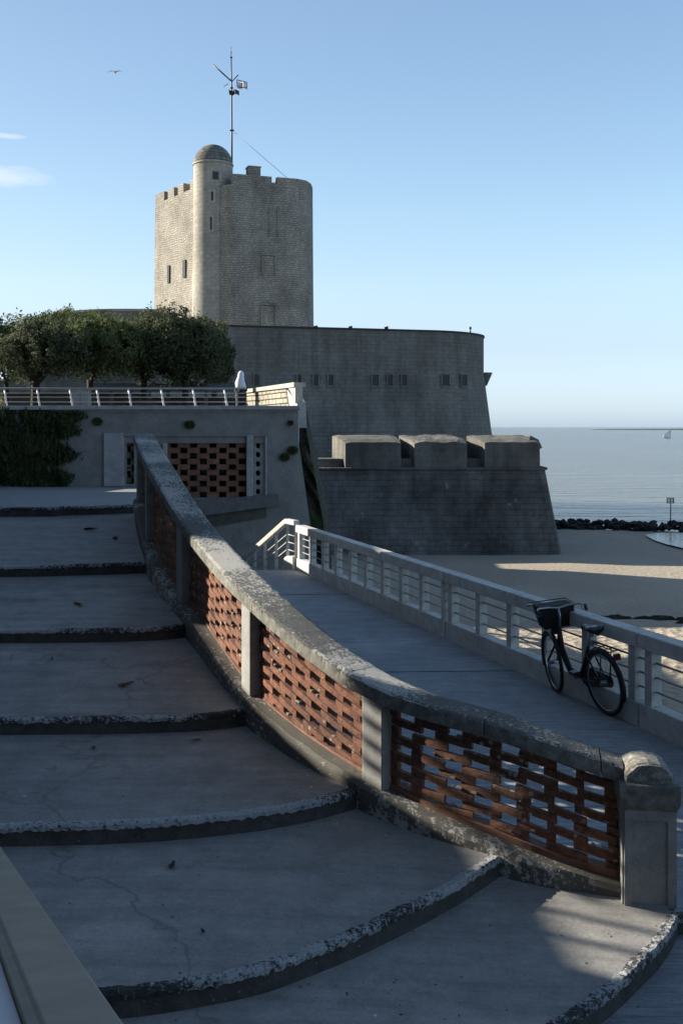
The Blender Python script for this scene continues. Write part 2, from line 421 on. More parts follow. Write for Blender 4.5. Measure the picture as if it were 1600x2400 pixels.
SUN_AZ = math.atan2(-.94, .34); SUN_EL = rad(22)
sd = Vector((math.sin(SUN_AZ)*math.cos(SUN_EL), math.cos(SUN_AZ)*math.cos(SUN_EL), math.sin(SUN_EL)))
sl = bpy.data.lights.new('sun', 'SUN'); sl.energy = 4.6; sl.angle = rad(.53); sl.color = (1.0, .91, .76)
so = bpy.data.objects.new('sun', sl); COL.objects.link(so); so.location = (-20, 20, 30)
so.rotation_euler = sd.to_track_quat('Z', 'Y').to_euler()
w = bpy.data.worlds.new('World'); sc.world = w; w.use_nodes = True
wt = w.node_tree; bg = wt.nodes['Background']
sky = wt.nodes.new('ShaderNodeTexSky'); sky.sky_type = 'NISHITA'; sky.sun_disc = False
sky.sun_elevation = SUN_EL; sky.sun_rotation = SUN_AZ % (2*math.pi); sky.altitude = 0; sky.air_density = 1.0; sky.dust_density = .6; sky.ozone_density = 1.6
# thin cloud wisps low in the left of the sky
tcw = wt.nodes.new('ShaderNodeTexCoord')
def wisp(az, el, half_az, half_el, seed):
    """soft streak of cloud around a sky direction"""
    c = Vector((math.sin(az)*math.cos(el), math.cos(az)*math.cos(el), math.sin(el)))
    r = Vector((math.cos(az), -math.sin(az), 0)); u = r.cross(c)
    def dot(v, k):
        d = wt.nodes.new('ShaderNodeVectorMath'); d.operation = 'DOT_PRODUCT'; wt.links.new(tcw.outputs['Generated'], d.inputs[0]); d.inputs[1].default_value = v
        mm = wt.nodes.new('ShaderNodeMath'); mm.operation = 'DIVIDE'; wt.links.new(d.outputs['Value'], mm.inputs[0]); mm.inputs[1].default_value = k
        p = wt.nodes.new('ShaderNodeMath'); p.operation = 'POWER'; wt.links.new(mm.outputs[0], p.inputs[0]); p.inputs[1].default_value = 2; return p.outputs[0]
    a = dot(r, half_az); b2 = dot(u, half_el)
    s = wt.nodes.new('ShaderNodeMath'); s.operation = 'ADD'; wt.links.new(a, s.inputs[0]); wt.links.new(b2, s.inputs[1])
    nz = wt.nodes.new('ShaderNodeTexNoise'); nz.inputs['Scale'].default_value = 30; nz.inputs['Detail'].default_value = 5
    mp = wt.nodes.new('ShaderNodeMapping'); mp.inputs['Scale'].default_value = (1, 1, 4); mp.inputs['Location'].default_value = (seed, 0, 0)
    wt.links.new(tcw.outputs['Generated'], mp.inputs[0]); wt.links.new(mp.outputs[0], nz.inputs['Vector'])
    s2 = wt.nodes.new('ShaderNodeMath'); s2.operation = 'MULTIPLY_ADD'; wt.links.new(nz.outputs['Fac'], s2.inputs[0]); s2.inputs[1].default_value = 1.6; wt.links.new(s.outputs[0], s2.inputs[2])
    mr = wt.nodes.new('ShaderNodeMapRange'); mr.inputs['From Min'].default_value = 1.7; mr.inputs['From Max'].default_value = .5; mr.inputs['To Max'].default_value = .55
    wt.links.new(s2.outputs[0], mr.inputs['Value']); return mr.outputs[0]
def az_el(x, y): 
    v = Vector(((x-784)/F, 1, (981-y)/F)).normalized(); return math.atan2(v.x, v.y), math.asin(v.z)
# clear sea air: keep the horizon pale blue rather than dusty yellow
sepw = wt.nodes.new('ShaderNodeSeparateXYZ'); wt.links.new(tcw.outputs['Generated'], sepw.inputs[0])
rpw = wt.nodes.new('ShaderNodeValToRGB'); wt.links.new(sepw.outputs['Z'], rpw.inputs[0]); ew = rpw.color_ramp.elements
for _ in range(3): ew.new(.5)
for i_, (p_, c_) in enumerate(((0,(.66/1.7,.9/1.7,1.6/1.7)),(.03,(.70/1.7,.84/1.7,1.28/1.7)),(.075,(.78/1.7,.80/1.7,1.0/1.7)),(.13,(.96/1.7,.95/1.7,.98/1.7)),(.2,(1.0/1.7,1.015/1.7,1.0/1.7)))):
    ew[i_].position = p_; ew[i_].color = (*c_, 1)
vs_ = wt.nodes.new('ShaderNodeVectorMath'); vs_.operation = 'SCALE'; vs_.inputs['Scale'].default_value = 1.7; wt.links.new(rpw.outputs[0], vs_.inputs[0])
vm_ = wt.nodes.new('ShaderNodeVectorMath'); vm_.operation = 'MULTIPLY'; wt.links.new(sky.outputs[0], vm_.inputs[0]); wt.links.new(vs_.outputs[0], vm_.inputs[1])
mrw = wt.nodes.new('ShaderNodeMapRange'); mrw.inputs['From Min'].default_value = .30; mrw.inputs['From Max'].default_value = -.34; mrw.inputs['To Min'].default_value = 1.0; mrw.inputs['To Max'].default_value = .72
wt.links.new(sepw.outputs['X'], mrw.inputs['Value'])
vl_ = wt.nodes.new('ShaderNodeVectorMath'); vl_.operation = 'SCALE'; wt.links.new(vm_.outputs[0], vl_.inputs[0]); wt.links.new(mrw.outputs[0], vl_.inputs['Scale'])
cur = vl_.outputs[0]
for (x, y, ha, he, sd_) in ((-10, 402, .052, .011, 3.0), (10, 311, .022, .003, 9.0)):
    a, e = az_el(x, y); fac = wisp(a, e, ha, he, sd_)
    mx = wt.nodes.new('ShaderNodeMix'); mx.data_type = 'RGBA'; wt.links.new(fac, mx.inputs[0]); wt.links.new(cur, mx.inputs[6]); mx.inputs[7].default_value = (4.6, 4.75, 4.9, 1)
    cur = mx.outputs[2]
wt.links.new(cur, bg.inputs[0]); bg.inputs[1].default_value = .08
sc.view_settings.view_transform = 'Standard'; sc.view_settings.look = 'None'; sc.view_settings.exposure = 1.52; sc.view_settings.gamma = 1

# ------------------------------------------------------------------ beach, sea
BZ = EYE-6.5
SEA = EYE-6.75
def beach_z(x, y):
    b = BZ
    # sand banked up against the promenade wall
    rx = -.93+.34*(21.6-y)
    t_ = max(0, min(1, (38-y)/18)); t_ = t_*t_*(3-2*t_)
    z = b+t_*2.35
    z += noise.noise(Vector((x*.12, y*.12, 3)))*.10+noise.noise(Vector((x*.9, y*.9, 1)))*.05*t_
    if y > 60: z -= (y-60)*.012
    lim = 69.2-(x-9)*.19 if x < 40 else 63.3
    if y > lim: z -= min(2.2, (y-lim)*.5)
    return z
g = MB(); xs = []; x = -60
ys = [8+i*.5 for i in range(70)]+[43+i*1.0 for i in range(40)]+[86,92,110]
xs = [-60,-40,-25,-15,-8,-4]+[-2+i*.5 for i in range(80)]+[40,48,60,90,140]
vs = [(x, y, beach_z(x, y)) for y in ys for x in xs]; nx = len(xs)
g.add(vs, [(j*nx+i, j*nx+i+1, (j+1)*nx+i+1, (j+1)*nx+i) for j in range(len(ys)-1) for i in range(nx-1)], True)
struct(g.build('beach', M['sand'], fix=False))
g = MB(); g.add([(-25000,30,SEA),(25000,30,SEA),(25000,40000,SEA),(-25000,40000,SEA)], [(0,1,2,3)])
struct(g.build('sea', M['sea'], fix=False))
g = MB(); g.add([(-300,-80,BZ-1.5),(300,-80,BZ-1.5),(300,200,BZ-1.5),(-300,200,BZ-1.5)], [(0,1,2,3)])
struct(g.build('ground', M['sand'], fix=False))
# far shore
g = MB()
pts = []
for i in range(60):
    x = 1400+i*16; pts.append((x, 1.5+noise.noise(Vector((i*.3, 0, 0)))*1.2+min(i*.15, 2)))
d = 2400
poly = [P(x, 987.6, d) for x, h in pts]+[P(x, 987.6-h*.8, d) for x, h in reversed(pts)]
for p in poly: p.z = max(p.z, SEA+.02)
low = [Vector((p.x, p.y, SEA-.5)) for p in poly[:60]]
g.extrude(low+poly[60:], (0, 150, 0))
g = MB()
rings = []
for i in range(60):
    x = 1385+i*16; q = P(x, 987, d); h = 1.6+1.2*abs(noise.noise(Vector((i*.35, 1, 0))))+min(i*.12, 1.6)
    if i == 0: h = .2
    rings.append([(q.x, d, SEA-.5), (q.x, d+20, SEA+h), (q.x, d+140, SEA+h*.8), (q.x, d+160, SEA-.5)])
g.sweep(rings)
struct(g.build('far_shore', mat_plain('far_shore_tone', (.045,.055,.06), .9)))
# tidal pool in the sand
pc = P(1640, 1243, 0)
g = MB(); pl = []
for (x, y) in ((1482,1228),(1500,1225),(1560,1224),(1640,1224),(1760,1226),(1800,1240),(1700,1266),(1568,1259),(1530,1250),(1500,1240),(1488,1233)):
    dd = F*6.42/(y-981); pl.append(((x-784)/F*dd, dd))
pl2 = []
for i in range(len(pl)):
    a, b_ = pl[i], pl[(i+1) % len(pl)]
    for k in range(3):
        q = k/3; pl2.append((a[0]+(b_[0]-a[0])*q, a[1]+(b_[1]-a[1])*q))
g.add([(x, y, EYE-6.42) for x, y in pl2], [tuple(range(len(pl2)))])
struct(g.build('tidal_pool', M['pool'], fix=True))

# breakwater
br_ = thing('breakwater', 'low dark rock breakwater between the sand and the sea', 'breakwater', P(1420, 1210, 68))
g = MB()
def rock(mb, c, r, seed):
    bm = bmesh.new(); bmesh.ops.create_icosphere(bm, subdivisions=1, radius=1)
    rr = random.Random(seed); s = Vector((rr.uniform(.8,1.5), rr.uniform(.7,1.2), rr.uniform(.5,.9)))
    rz = Matrix.Rotation(rr.uniform(0, 6), 3, 'Z')
    vs = []
    for v in bm.verts:
        k = 1+noise.noise(v.co*1.3+Vector((seed, 0, 0)))*.7
        q = rz @ Vector((v.co.x*s.x*k, v.co.y*s.y*k, v.co.z*s.z*k)); vs.append(Vector(c)+q*r)
    mb.add(vs, [tuple(v.index for v in f.verts) for f in bm.faces]); bm.free()
for i in range(900):
    u = random.random(); x = 9+u*u*0+u*42; y0 = 69.5-(x-9)*.19
    rock(g, (x, y0+random.uniform(-1.3, 1.3), BZ+random.uniform(-.1, .34)), random.uniform(.14, .33), i)
g.build('rock_pile', M['rock'], br_)

# signal pole on the breakwater
sp_ = thing('signal_pole', 'thin pole with a small dark board on top standing on the breakwater', 'pole', (0,0,0))
q = P(1538.5, 1200, 66.5); sp_.location = (q.x, q.y, BZ)
g = MB(); g.tube([(q.x, q.y, BZ), (q.x+.02, q.y, P(1539, 1156, 66.5).z)], .035, 8); g.build('pole', M['metal'], sp_)
zt = P(1539, 1150, 66.5).z
g = MB()
for i in range(4):
    g.box((q.x+.0, q.y, zt-.14+i*.1), (.48, .05, .055))
for i in range(3): g.box((q.x-.2+i*.2, q.y+.03, zt), (.04, .04, .36))
g.build('board', mat_plain('board_green', (.02,.06,.06), .6), sp_)

# sailboat
sb = thing('sailboat', 'small white sailboat leaning on the open sea', 'sailboat')
D_ = 640; q = P(1530, 1006.5, D_); sb.location = (q.x, q.y, SEA)
tilt = Matrix.Rotation(rad(22), 3, 'Y')
def L(v): return Vector((q.x, q.y, SEA)) + tilt @ Vector(v)
g = MB(); rr = []
for i in range(9):
    u = i/8; wd = .75*math.sin(math.pi*(.12+.83*u))**.7; x = -2.4+5.2*u
    rr.append([L((x, -wd, .7)), L((x, -wd*.7, .1)), L((x, 0, -.25)), L((x, wd*.7, .1)), L((x, wd, .7))])
g.sweep(rr); g.build('hull', M['white'], sb)
g = MB(); g.tube([L((.3,0,.6)), L((.3,0,6.8))], .06, 6); g.tube([L((.3,0,1.1)), L((-2.2,0,1.0))], .05, 6); g.build('mast', M['metal'], sb)
sail = mat_plain('sailcloth', (.85,.86,.88), .8)
def sailmesh(a, b2, c):
    g = MB(); n = 8; ring0 = []
    for i in range(n+1):
        u = i/n; p0 = a.lerp(c, u); p1 = b2.lerp(c, u); row = []
        for k in range(5):
            v = k/4; p = p0.lerp(p1, v)+Vector((0, math.sin(math.pi*v)*.35*(1-u), 0)); row.append(p)
        ring0.append(row)
    g.sweep([[p for p in r]+[p+Vector((0,.03,0)) for p in reversed(r)] for r in ring0], smooth=False)
    return g
sailmesh(L((.25,0,1.2)), L((-2.3,0,1.1)), L((.28,0,6.7))).build('main_sail', sail, sb)
sailmesh(L((2.6,0,.8)), L((.5,0,1.0)), L((.35,0,5.8))).build('jib', sail, sb)

# wrack line of seaweed
g = MB()
random.seed(11)
def weed(x, y, s):
    z = beach_z(x, y)+.03
    n = 7; a0 = random.uniform(-.5, .2)
    ring = []
    for k in range(n):
        a = 2*math.pi*k/n; r = s*random.uniform(.5, 1.2)
        dx, dy = math.cos(a)*r*2.4, math.sin(a)*r*.6
        ring.append(Vector((x+dx*math.cos(a0)-dy*math.sin(a0), y+dx*math.sin(a0)+dy*math.cos(a0), z-.03)))
    top = [p.lerp(Vector((x, y, z)), .5)+Vector((0, 0, .02+s*random.uniform(.15, .45))) for p in ring]
    g.add(ring+top, [tuple(range(n, 2*n))]+[(k, (k+1) % n, n+(k+1) % n, n+k) for k in range(n)])
line = [(1150,1352),(1200,1368),(1262,1392),(1330,1418),(1400,1432),(1480,1452),(1568,1462),(1640,1475)]
for i in range(len(line)-1):
    for k in range(34):
        u = random.random(); x = line[i][0]+(line[i+1][0]-line[i][0])*u; y = line[i][1]+(line[i+1][1]-line[i][1])*u
        y += random.gauss(0, 2.5)+(random.choice((0, 0, 0, -14)) if x > 1380 else 0)
        dd = F*6.2/(y-981)
        for it in range(3):
            zz = beach_z((x-784)/F*dd, dd); dd = F*(EYE-zz)/(y-981)
        (weed((x-784)/F*dd, dd, random.choice((.04,.05,.07,.10,.16))) if noise.noise(Vector((x*.03, 0, 5)))+random.uniform(-.3,.3) > -.1 else None)
tag(g.build('seaweed', M['weed'], fix=False), 'dark line of seaweed washed up on the sand', 'seaweed', kind='stuff')

# ------------------------------------------------------------------ promenade ramp
def railx(y): return -.93+.34*(21.6-y)
def floor_z(y):
    if y >= 9.5: return 0
    if y <= 6.0: return -.18
    return -.18*(9.5-y)/3.5
g = MB(); rows = []
for y in [-4,0,2,4,5,6,6.5,7,7.5,8,8.5,9,9.5,10.5,12,14,16,18,20,21.6]:
    r = [(-7+ (railx(y)+.05+7)*k/10, y, floor_z(y)) for k in range(11)]
    rows.append(r)
vs = [p for r in rows for p in r]; n = 11
g.add(vs, [(j*n+i, j*n+i+1, (j+1)*n+i+1, (j+1)*n+i) for j in range(len(rows)-1) for i in range(n-1)])
# thickness
y = 21.6
g.add([(-7,y,0),(railx(y)+.05,y,0),(railx(y)+.05,y,-.35),(-7,y,-.35)], [(0,3,2,1)])
struct(g.build('ramp_floor', M['ramp'], fix=False))
# thin expansion joints cut across the ramp
for jy in (8.2, 12.5, 18.3):
    g = MB(); g.bar((-6, jy-.2, floor_z(jy)+.003), (railx(jy)-.01, jy+.15, floor_z(jy)+.003), .009, .004)
    struct(g.build('ramp_joint', M['darkgap']))

dirr = Vector((-.34, 1, 0)).normalized(); nrr = Vector((1, .34, 0)).normalized()   # outward
def rl(y, off=0, z=0):
    return Vector((railx(y), y, floor_z(y)+z))+nrr*off
rr_ = thing('ramp_railing', 'long pale concrete railing with slab posts and rods along the seaward side of the ramp', 'railing', rl(15))
def bar_profile(ya, yb, o0, o1, z0, z1, n=6):
    rings = []
    for i in range(n+1):
        y = ya+(yb-ya)*i/n
        rings.append([rl(y,o0,z0), rl(y,o1,z0), rl(y,o1,z1), rl(y,o0,z1)])
    return rings
secs = [(21.6, 14.62), (14.60, 10.3), (10.28, 6.0), (5.98, 1.6), (1.58, -3)]
for a, b_ in secs:
    g = MB(); g.sweep(bar_profile(a, b_, 0, .16, -.05, .24)); g.build('plinth', M['rail'], rr_, bevel=.008)
    g = MB(); g.sweep(bar_profile(a, b_, -.02, .17, .78, .93)); g.build('top_rail', M['rail'], rr_, bevel=.012)
posts = []
a_ = [(21.5, 14.72, 10), (14.5, 10.42, 6), (10.16, 6.1, 6), (5.85, 1.7, 6)]
for (s0, s1, n) in a_:
    for i in range(n): posts.append(s0+(s1-s0)*i/(n-1))
slab = None
for y in posts:
    g = MB()
    c = rl(y, .075, .52)
    Mt = Matrix(((dirr.x, nrr.x, 0), (dirr.y, nrr.y, 0), (0, 0, 1)))
    if slab is None:
        slab = MB()
    g.box(c, (.115, .12, .562), mat=Mt)
    g.build('post', M['rail'], rr_, bevel=.006)
for k in range(3):
    g = MB()
    g.tube([rl(y, .075, .38+.14*k) for y in [21.5, 18, 15, 12, 9.5, 6, 2, -3]], .011, 6)
    g.build('rod', M['cable'], rr_)

# turned end of the railing going down the far steps
er = thing('stair_railing', 'sunlit white railing sloping down to the left beyond the far end of the ramp', 'railing', rl(21.9))
A = Vector((railx(21.6), 21.65, 0)); Bm = Vector((-1.15, 22.15, 0)); E = Vector((-2.6, 24.1, -1.35))
def rp(u):  # plan path
    return A.lerp(Bm, u/.3) if u < .3 else Bm.lerp(E, (u-.3)/.7)
def zt(u): return .0 if u < .3 else -1.35*(u-.3)/.7
g = MB()
for a, b_ in ((0,.3), (.3,1)):
    p, q = rp(a), rp(b_); p = Vector((p.x, p.y, zt(a)+.93+(.035 if a == 0 else .0))); q = Vector((q.x, q.y, zt(b_)+.93+(.0)))
    if a == 0: q.z += .03
    else: p.z += .03
    g.bar(p, q, .13, .10)
g.build('top_rail', M['rail'], er, bevel=.008)
for u in (.02,.28,.42,.55,.67,.78,.88,.97):
    p = rp(u); g = MB(); g.box((p.x, p.y, zt(u)+.44), (.06,.06,.92)); g.build('post', M['rail'], er)
g = MB()
for k in range(3):
    pts = []
    for u in (0,.3,.65,1):
        p = rp(u); pts.append((p.x, p.y, zt(u)+.36+.16*k))
    g.tube(pts, .012, 6)
g.build('rod', M['rail'], er)
g = MB()
rings = []
for i in range(9):
    u = i/8; p = rp(.0+.30*u); hh = .27*math.sqrt(max(0.02, 1-(u*.9)**3)); t_ = (rp(.3)-rp(0)).normalized(); nn = Vector((t_.y, -t_.x, 0))
    rings.append([p-nn*.09+Vector((0,0,-.3)), p+nn*.09+Vector((0,0,-.3)), p+nn*.09+Vector((0,0,hh)), p-nn*.09+Vector((0,0,hh))])
g.sweep(rings); g.build('rounded_plinth', M['rail'], er)
g = MB()
p, q = rp(.3), rp(1.0)
g.bar(Vector((p.x,p.y,-.12)), Vector((q.x,q.y,-1.50)), .16, .3); g.build('sloping_kerb', M['rail'], er)
g = MB()
for i in range(9):
    u = i/8.; g.box((-2.6, 21.75+.27*i, -.12-.16*(i+1)), (3.4, .27, .3))
struct(g.build('far_steps', M['ramp']))
# sea wall
sw = MB(); rings = []
for y in (-4, 3, 10, 16, 21.6):
    a = rl(y, .12); rings.append([a+Vector((0,0,-.055-a.z+floor_z(y))), Vector((a.x+.35, a.y+.1, BZ-1)), Vector((a.x-1.2, a.y, BZ-1)), Vector((a.x-1.2, a.y, floor_z(y)-.06))])
sw.sweep(rings)
tag(sw.build('sea_wall', M['render']), 'plain concrete sea wall carrying the ramp above the sand', 'wall')

# ------------------------------------------------------------------ stairs
R_ = .125
EDGE = {  # step edge: list of (x,y) with drop
 1: (1.20, [(-1100,1171),(0,1167),(150,1164),(300,1160)]),
 2: (1.65, [(-900,1304),(0,1300),(180,1297),(338,1292)]),
 3: (2.02, [(-900,1452),(0,1447),(250,1445),(380,1440),(432,1433)]),
 4: (2.35, [(-900,1656),(0,1651),(300,1648),(470,1642),(572,1630)]),
 5: (2.58, [(-1000,1890),(-400,1900),(0,1897),(200,1893),(400,1883),(600,1862),(720,1841),(826,1812)]),
 6: (2.80, [(-1500,2270),(-600,2300),(0,2292),(240,2281),(400,2263),(600,2223),(800,2150),(930,2090),(1050,2028),(1152,1962)]),
 7: (3.00, [(-2000,2700),(-700,2760),(0,2720),(600,2640),(1000,2530),(1170,2440),(1290,2352),(1400,2275),(1480,2200),(1528,2150),(1552,2106)]),
}
def to_world(x, y, D): 
    d = F*D/(y-981); return Vector(((x-784)/F*d, d, EYE-D))
def cr(p0, p1, p2, p3, t):
    return .5*((2*p1)+(p2-p0)*t+(2*p0-5*p1+4*p2-p3)*t*t+(3*p1-p0-3*p2+p3)*t**3)
def spline(pts, n):
    q = [pts[0]*2-pts[1]]+pts+[pts[-1]*2-pts[-2]]; out = []
    for i in range(len(pts)-1):
        for k in range(8): out.append(cr(q[i], q[i+1], q[i+2], q[i+3], k/8))
    out.append(pts[-1])
    L_ = [0]
    for i in range(1, len(out)): L_.append(L_[-1]+(out[i]-out[i-1]).length)
    res = []; j = 0
    for i in range(n+1):
        s = L_[-1]*i/n
        while j < len(L_)-2 and L_[j+1] < s: j += 1
        u = (s-L_[j])/max(1e-9, L_[j+1]-L_[j]); res.append(out[j].lerp(out[j+1], min(1, u)))
    return res
NS = 130
edges = {}
for k, (D, pts) in EDGE.items():
    e = spline([to_world(x, y, D) for x, y in pts], NS)
    edges[k] = e
stair = thing('stairway', 'broad curved concrete stairway of shallow steps with worn whitish edges', 'stairs', (0, 8, 0))
NL = ['top landing step', '', '', '', '', '', '']
for k in range(1, 8):
    e = edges[k]; D = EDGE[k][0]
    # extend the right end under the balustrade
    ext = (e[-1]-e[-2]).normalized()
    e2 = e+[e[-1]+Vector((.10, .02, 0))]
    if k == 1:
        back = [Vector((x, 26.02, EYE-1.48)) for x in [(-16+(11.0)*i/NS) for i in range(NS+1)]]+[Vector((-4.95, 26.02, EYE-1.48))]
    else:
        pe = edges[k-1]; back = [p+Vector((0, 0, -R_)) for p in pe]+[pe[-1]+Vector((.10, .02, -R_))]
    fr = []
    n = len(e2)
    g = MB(); rows = 6; vs = []
    for j in range(rows+1):
        for i in range(n):
            p = e2[i].lerp(back[i], j/rows)
            vs.append(p+Vector((0, 0, noise.noise(Vector((p.x*.8, p.y*.8, 2)))*.006-.003)))
    g.add(vs, [(j*n+i, j*n+i+1, (j+1)*n+i+1, (j+1)*n+i) for j in range(rows) for i in range(n-1)], True)
    st = g.build('step', M['landing'] if k == 1 else M['step'], stair, fix=False)
    # riser with slightly battered, chipped face
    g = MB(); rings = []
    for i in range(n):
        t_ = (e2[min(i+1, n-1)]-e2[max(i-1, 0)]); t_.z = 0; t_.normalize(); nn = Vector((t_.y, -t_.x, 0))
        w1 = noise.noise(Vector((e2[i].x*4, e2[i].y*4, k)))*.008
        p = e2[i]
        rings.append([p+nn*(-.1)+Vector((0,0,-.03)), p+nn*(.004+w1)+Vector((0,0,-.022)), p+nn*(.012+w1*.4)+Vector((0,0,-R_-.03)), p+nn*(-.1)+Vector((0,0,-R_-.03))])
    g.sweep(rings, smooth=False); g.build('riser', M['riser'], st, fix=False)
    g = MB(); rings = []; sub = 6
    for i in range((n-1)*sub+1):
        a = i//sub; u = (i % sub)/sub
        p = e2[min(a, n-1)].lerp(e2[min(a+1, n-1)], u)
        t_ = (e2[min(a+1, n-1)]-e2[max(a-1, 0)]); t_.z = 0; t_.normalize(); nn = Vector((t_.y, -t_.x, 0))
        f1 = noise.noise(Vector((p.x*9, p.y*9, k*3)))*.014+noise.noise(Vector((p.x*40, p.y*40, k*3)))*.010; f2 = noise.noise(Vector((p.x*23, p.y*23, k*3+1)))*.016; f3 = noise.noise(Vector((p.x*13, p.y*13, k*7)))*.009+noise.noise(Vector((p.x*50, p.y*50, k)))*.006
        wd = (.055 if k > 2 else .05)
        rings.append([p+nn*(-wd-.012+f2)+Vector((0,0,-.012)), p+nn*(-wd+.008+f1)+Vector((0,0,.006+f3*.5)), p+nn*(.004+f2*.5)+Vector((0,0,.008+f3)), p+nn*(.018+f1*.8)+Vector((0,0,-.008+f3)), p+nn*(.016+f1*.5)+Vector((0,0,-.034+f2)), p+nn*(-.01)+Vector((0,0,-.03))])
    g.sweep(rings, smooth=False); g.build('nosing', M['nosing'], st, fix=False)
# solid underneath on the seaward side is the balustrade wall

# ------------------------------------------------------------------ balustrade
BP = [(-3.30,16.6,1.22,.08)]+[(-3.10,15.62,1.20,.12),(-2.31,12.50,1.65,.47),(-1.57,10.62,2.02,1.04),(-.772,8.63,2.36,1.40),(.125,7.40,2.60,1.79),(1.05,6.80,2.82,1.955),(1.78,6.60,2.98,2.15),(2.3,6.52,3.0,2.24)]
pts4 = [Vector((a, b_, EYE-c, EYE-d)) for a, b_, c, d in BP]
def spl4(n):
    q = [pts4[0]*2-pts4[1]]+pts4+[pts4[-1]*2-pts4[-2]]; out = []; 
    for i in range(len(pts4)-1):
        for k in range(24): out.append((i+k/24, cr(q[i], q[i+1], q[i+2], q[i+3], k/24)))
    out.append((len(pts4)-1, pts4[-1])); return out
cur4 = spl4(0)
SL = [0]
for i in range(1, len(cur4)):
    a, b_ = cur4[i-1][1], cur4[i][1]; SL.append(SL[-1]+math.hypot(b_.x-a.x, b_.y-a.y))
def at_s(s):
    s = max(0, min(SL[-1]-1e-6, s)); lo = 0; hi = len(SL)-1
    while hi-lo > 1:
        m_ = (lo+hi)//2
        if SL[m_] <= s: lo = m_
        else: hi = m_
    u = (s-SL[lo])/(SL[lo+1]-SL[lo]); p = cur4[lo][1].lerp(cur4[lo+1][1], u)
    i0 = max(0, lo-2); i1 = min(len(cur4)-1, lo+3); a = cur4[i0][1].lerp(cur4[min(i0+1, i1)][1], u); b_ = cur4[i1-1][1].lerp(cur4[i1][1], u)
    t_ = Vector((b_.x-a.x, b_.y-a.y, 0)).normalized(); return p, t_, Vector((-t_.y, t_.x, 0))   # normal: away from stairs (seaward)
def s_of(idx): 
    for i, (q_, p) in enumerate(cur4):
        if q_ >= idx: return SL[i]
def bp(s, off, z=None, zb=None, zc=None):
    p, t_, nn = at_s(s)
    zz = z if z is not None else (p.z+zb if zb is not None else p.w+zc)
    return Vector((p.x, p.y, zz))+nn*off
bal = thing('stair_balustrade', 'curved balustrade with lichened concrete cap and openwork brick panels down the stairway', 'balustrade', (0, 9, 0))
s_top = s_of(1)-.18; s_new = s_of(7)+.02
# side wall + kerb
def wave(s, k, a, f): return noise.noise(Vector((s*f, k, 0)))*a
n = 160
g = MB(); rings = []
for i in range(n+1):
    s = s_top+(s_new-s_top)*i/n; p, t_, nn = at_s(s)
    jj = wave(s, 3, .012, 5)
    kz = .07+.03*max(0, min(1, (s_of(6)-s)/2))
    rings.append([bp(s, .005+jj, zb=-.25), bp(s, -.005+jj, zb=kz-.03), bp(s, .02+jj*.6, zb=kz+jj*.4), bp(s, .34, zb=kz+.004), bp(s, .345, z=floor_z(p.y)-.02), bp(s, .30, z=floor_z(p.y)-.1)])
g.sweep(rings); g.build('kerb', M['kerb'], bal, fix=False)
g = MB(); rings = []
for i in range(n+1):
    s = s_top+(s_new-s_top)*i/n; p, t_, nn = at_s(s)
    rings.append([bp(s, .06, zb=-.3), bp(s, .06, zb=.02), bp(s, .335, zb=.02), bp(s, .335, z=floor_z(p.y)-.05), bp(s, .1, z=floor_z(p.y)-.05)])
g.sweep(rings); g.build('side_wall', M['post'], bal, fix=False)
# cap in cast lengths with open joints
joints = [s_top, s_of(2)+.2, s_of(3)+.3, s_of(4)+.1, s_of(5)-.12, s_of(5)+.98, s_of(6)+.62, s_new-.02]
for ji in range(len(joints)-1):
    a, b_ = joints[ji]+.004, joints[ji+1]-.004; m_ = max(10, int((b_-a)/.022)); rings = []
    for i in range(m_+1):
        s = a+(b_-a)*i/m_
        e1 = max(-.006, wave(s, 1, .016, 9))+wave(s, 5, .008, 34); e2_ = wave(s, 2, .014, 8)+wave(s, 6, .010, 30)
        c1 = wave(s, 3, .012, 12); c2 = wave(s, 4, .014, 10)
        rings.append([bp(s, .02, zc=-.101), bp(s, -.006, zc=-.098), bp(s, -.008+e1*.25, zc=-.06), bp(s, -.004+e1, zc=-.006+c1*.5), bp(s, .022+e2_*.5, zc=.006+c2*.5), bp(s, .13+c1, zc=.006+c1*.35), bp(s, .20+c2, zc=.006+c2*.35), bp(s, .268, zc=.004+c1*.4), bp(s, .295+e2_*.4, zc=-.004+c2*.4), bp(s, .302, zc=-.05), bp(s, .30, zc=-.098), bp(s, .28, zc=-.101)])
    g = MB(); g.sweep(rings, smooth=False)
    o = g.build('cap_rail', M['cap'], bal, fix=False)
    o.data.materials.append(M['capface'])
    for p in o.data.polygons:
        if p.index < m_*12 and (p.index % 12) in (0, 1, 2, 9, 10, 11): p.material_index = 1
# posts
def quad_post(name, s0, s1, o0, o1, zb, zc, mat, bevel=.012):
    g = MB()
    low = [bp(s0,o0,zb=zb), bp(s1,o0,zb=zb), bp(s1,o1,zb=zb), bp(s0,o1,zb=zb)]
    hi = [bp(s0,o0,zc=zc), bp(s1,o0,zc=zc), bp(s1,o1,zc=zc), bp(s0,o1,zc=zc)]
    g.hexa(low+hi); return g.build(name, mat, bal, bevel=bevel)
pposts = [(s_top+.02, .20), (s_of(2)-.95, .20), (s_of(3)-.62, .21), (s_of(4)-.28, .21), (s_of(5)-.02, .20)]
for (s0, wd) in pposts:
    quad_post('post', s0, s0+wd, .045, .28, .05, -.098, M['post'])
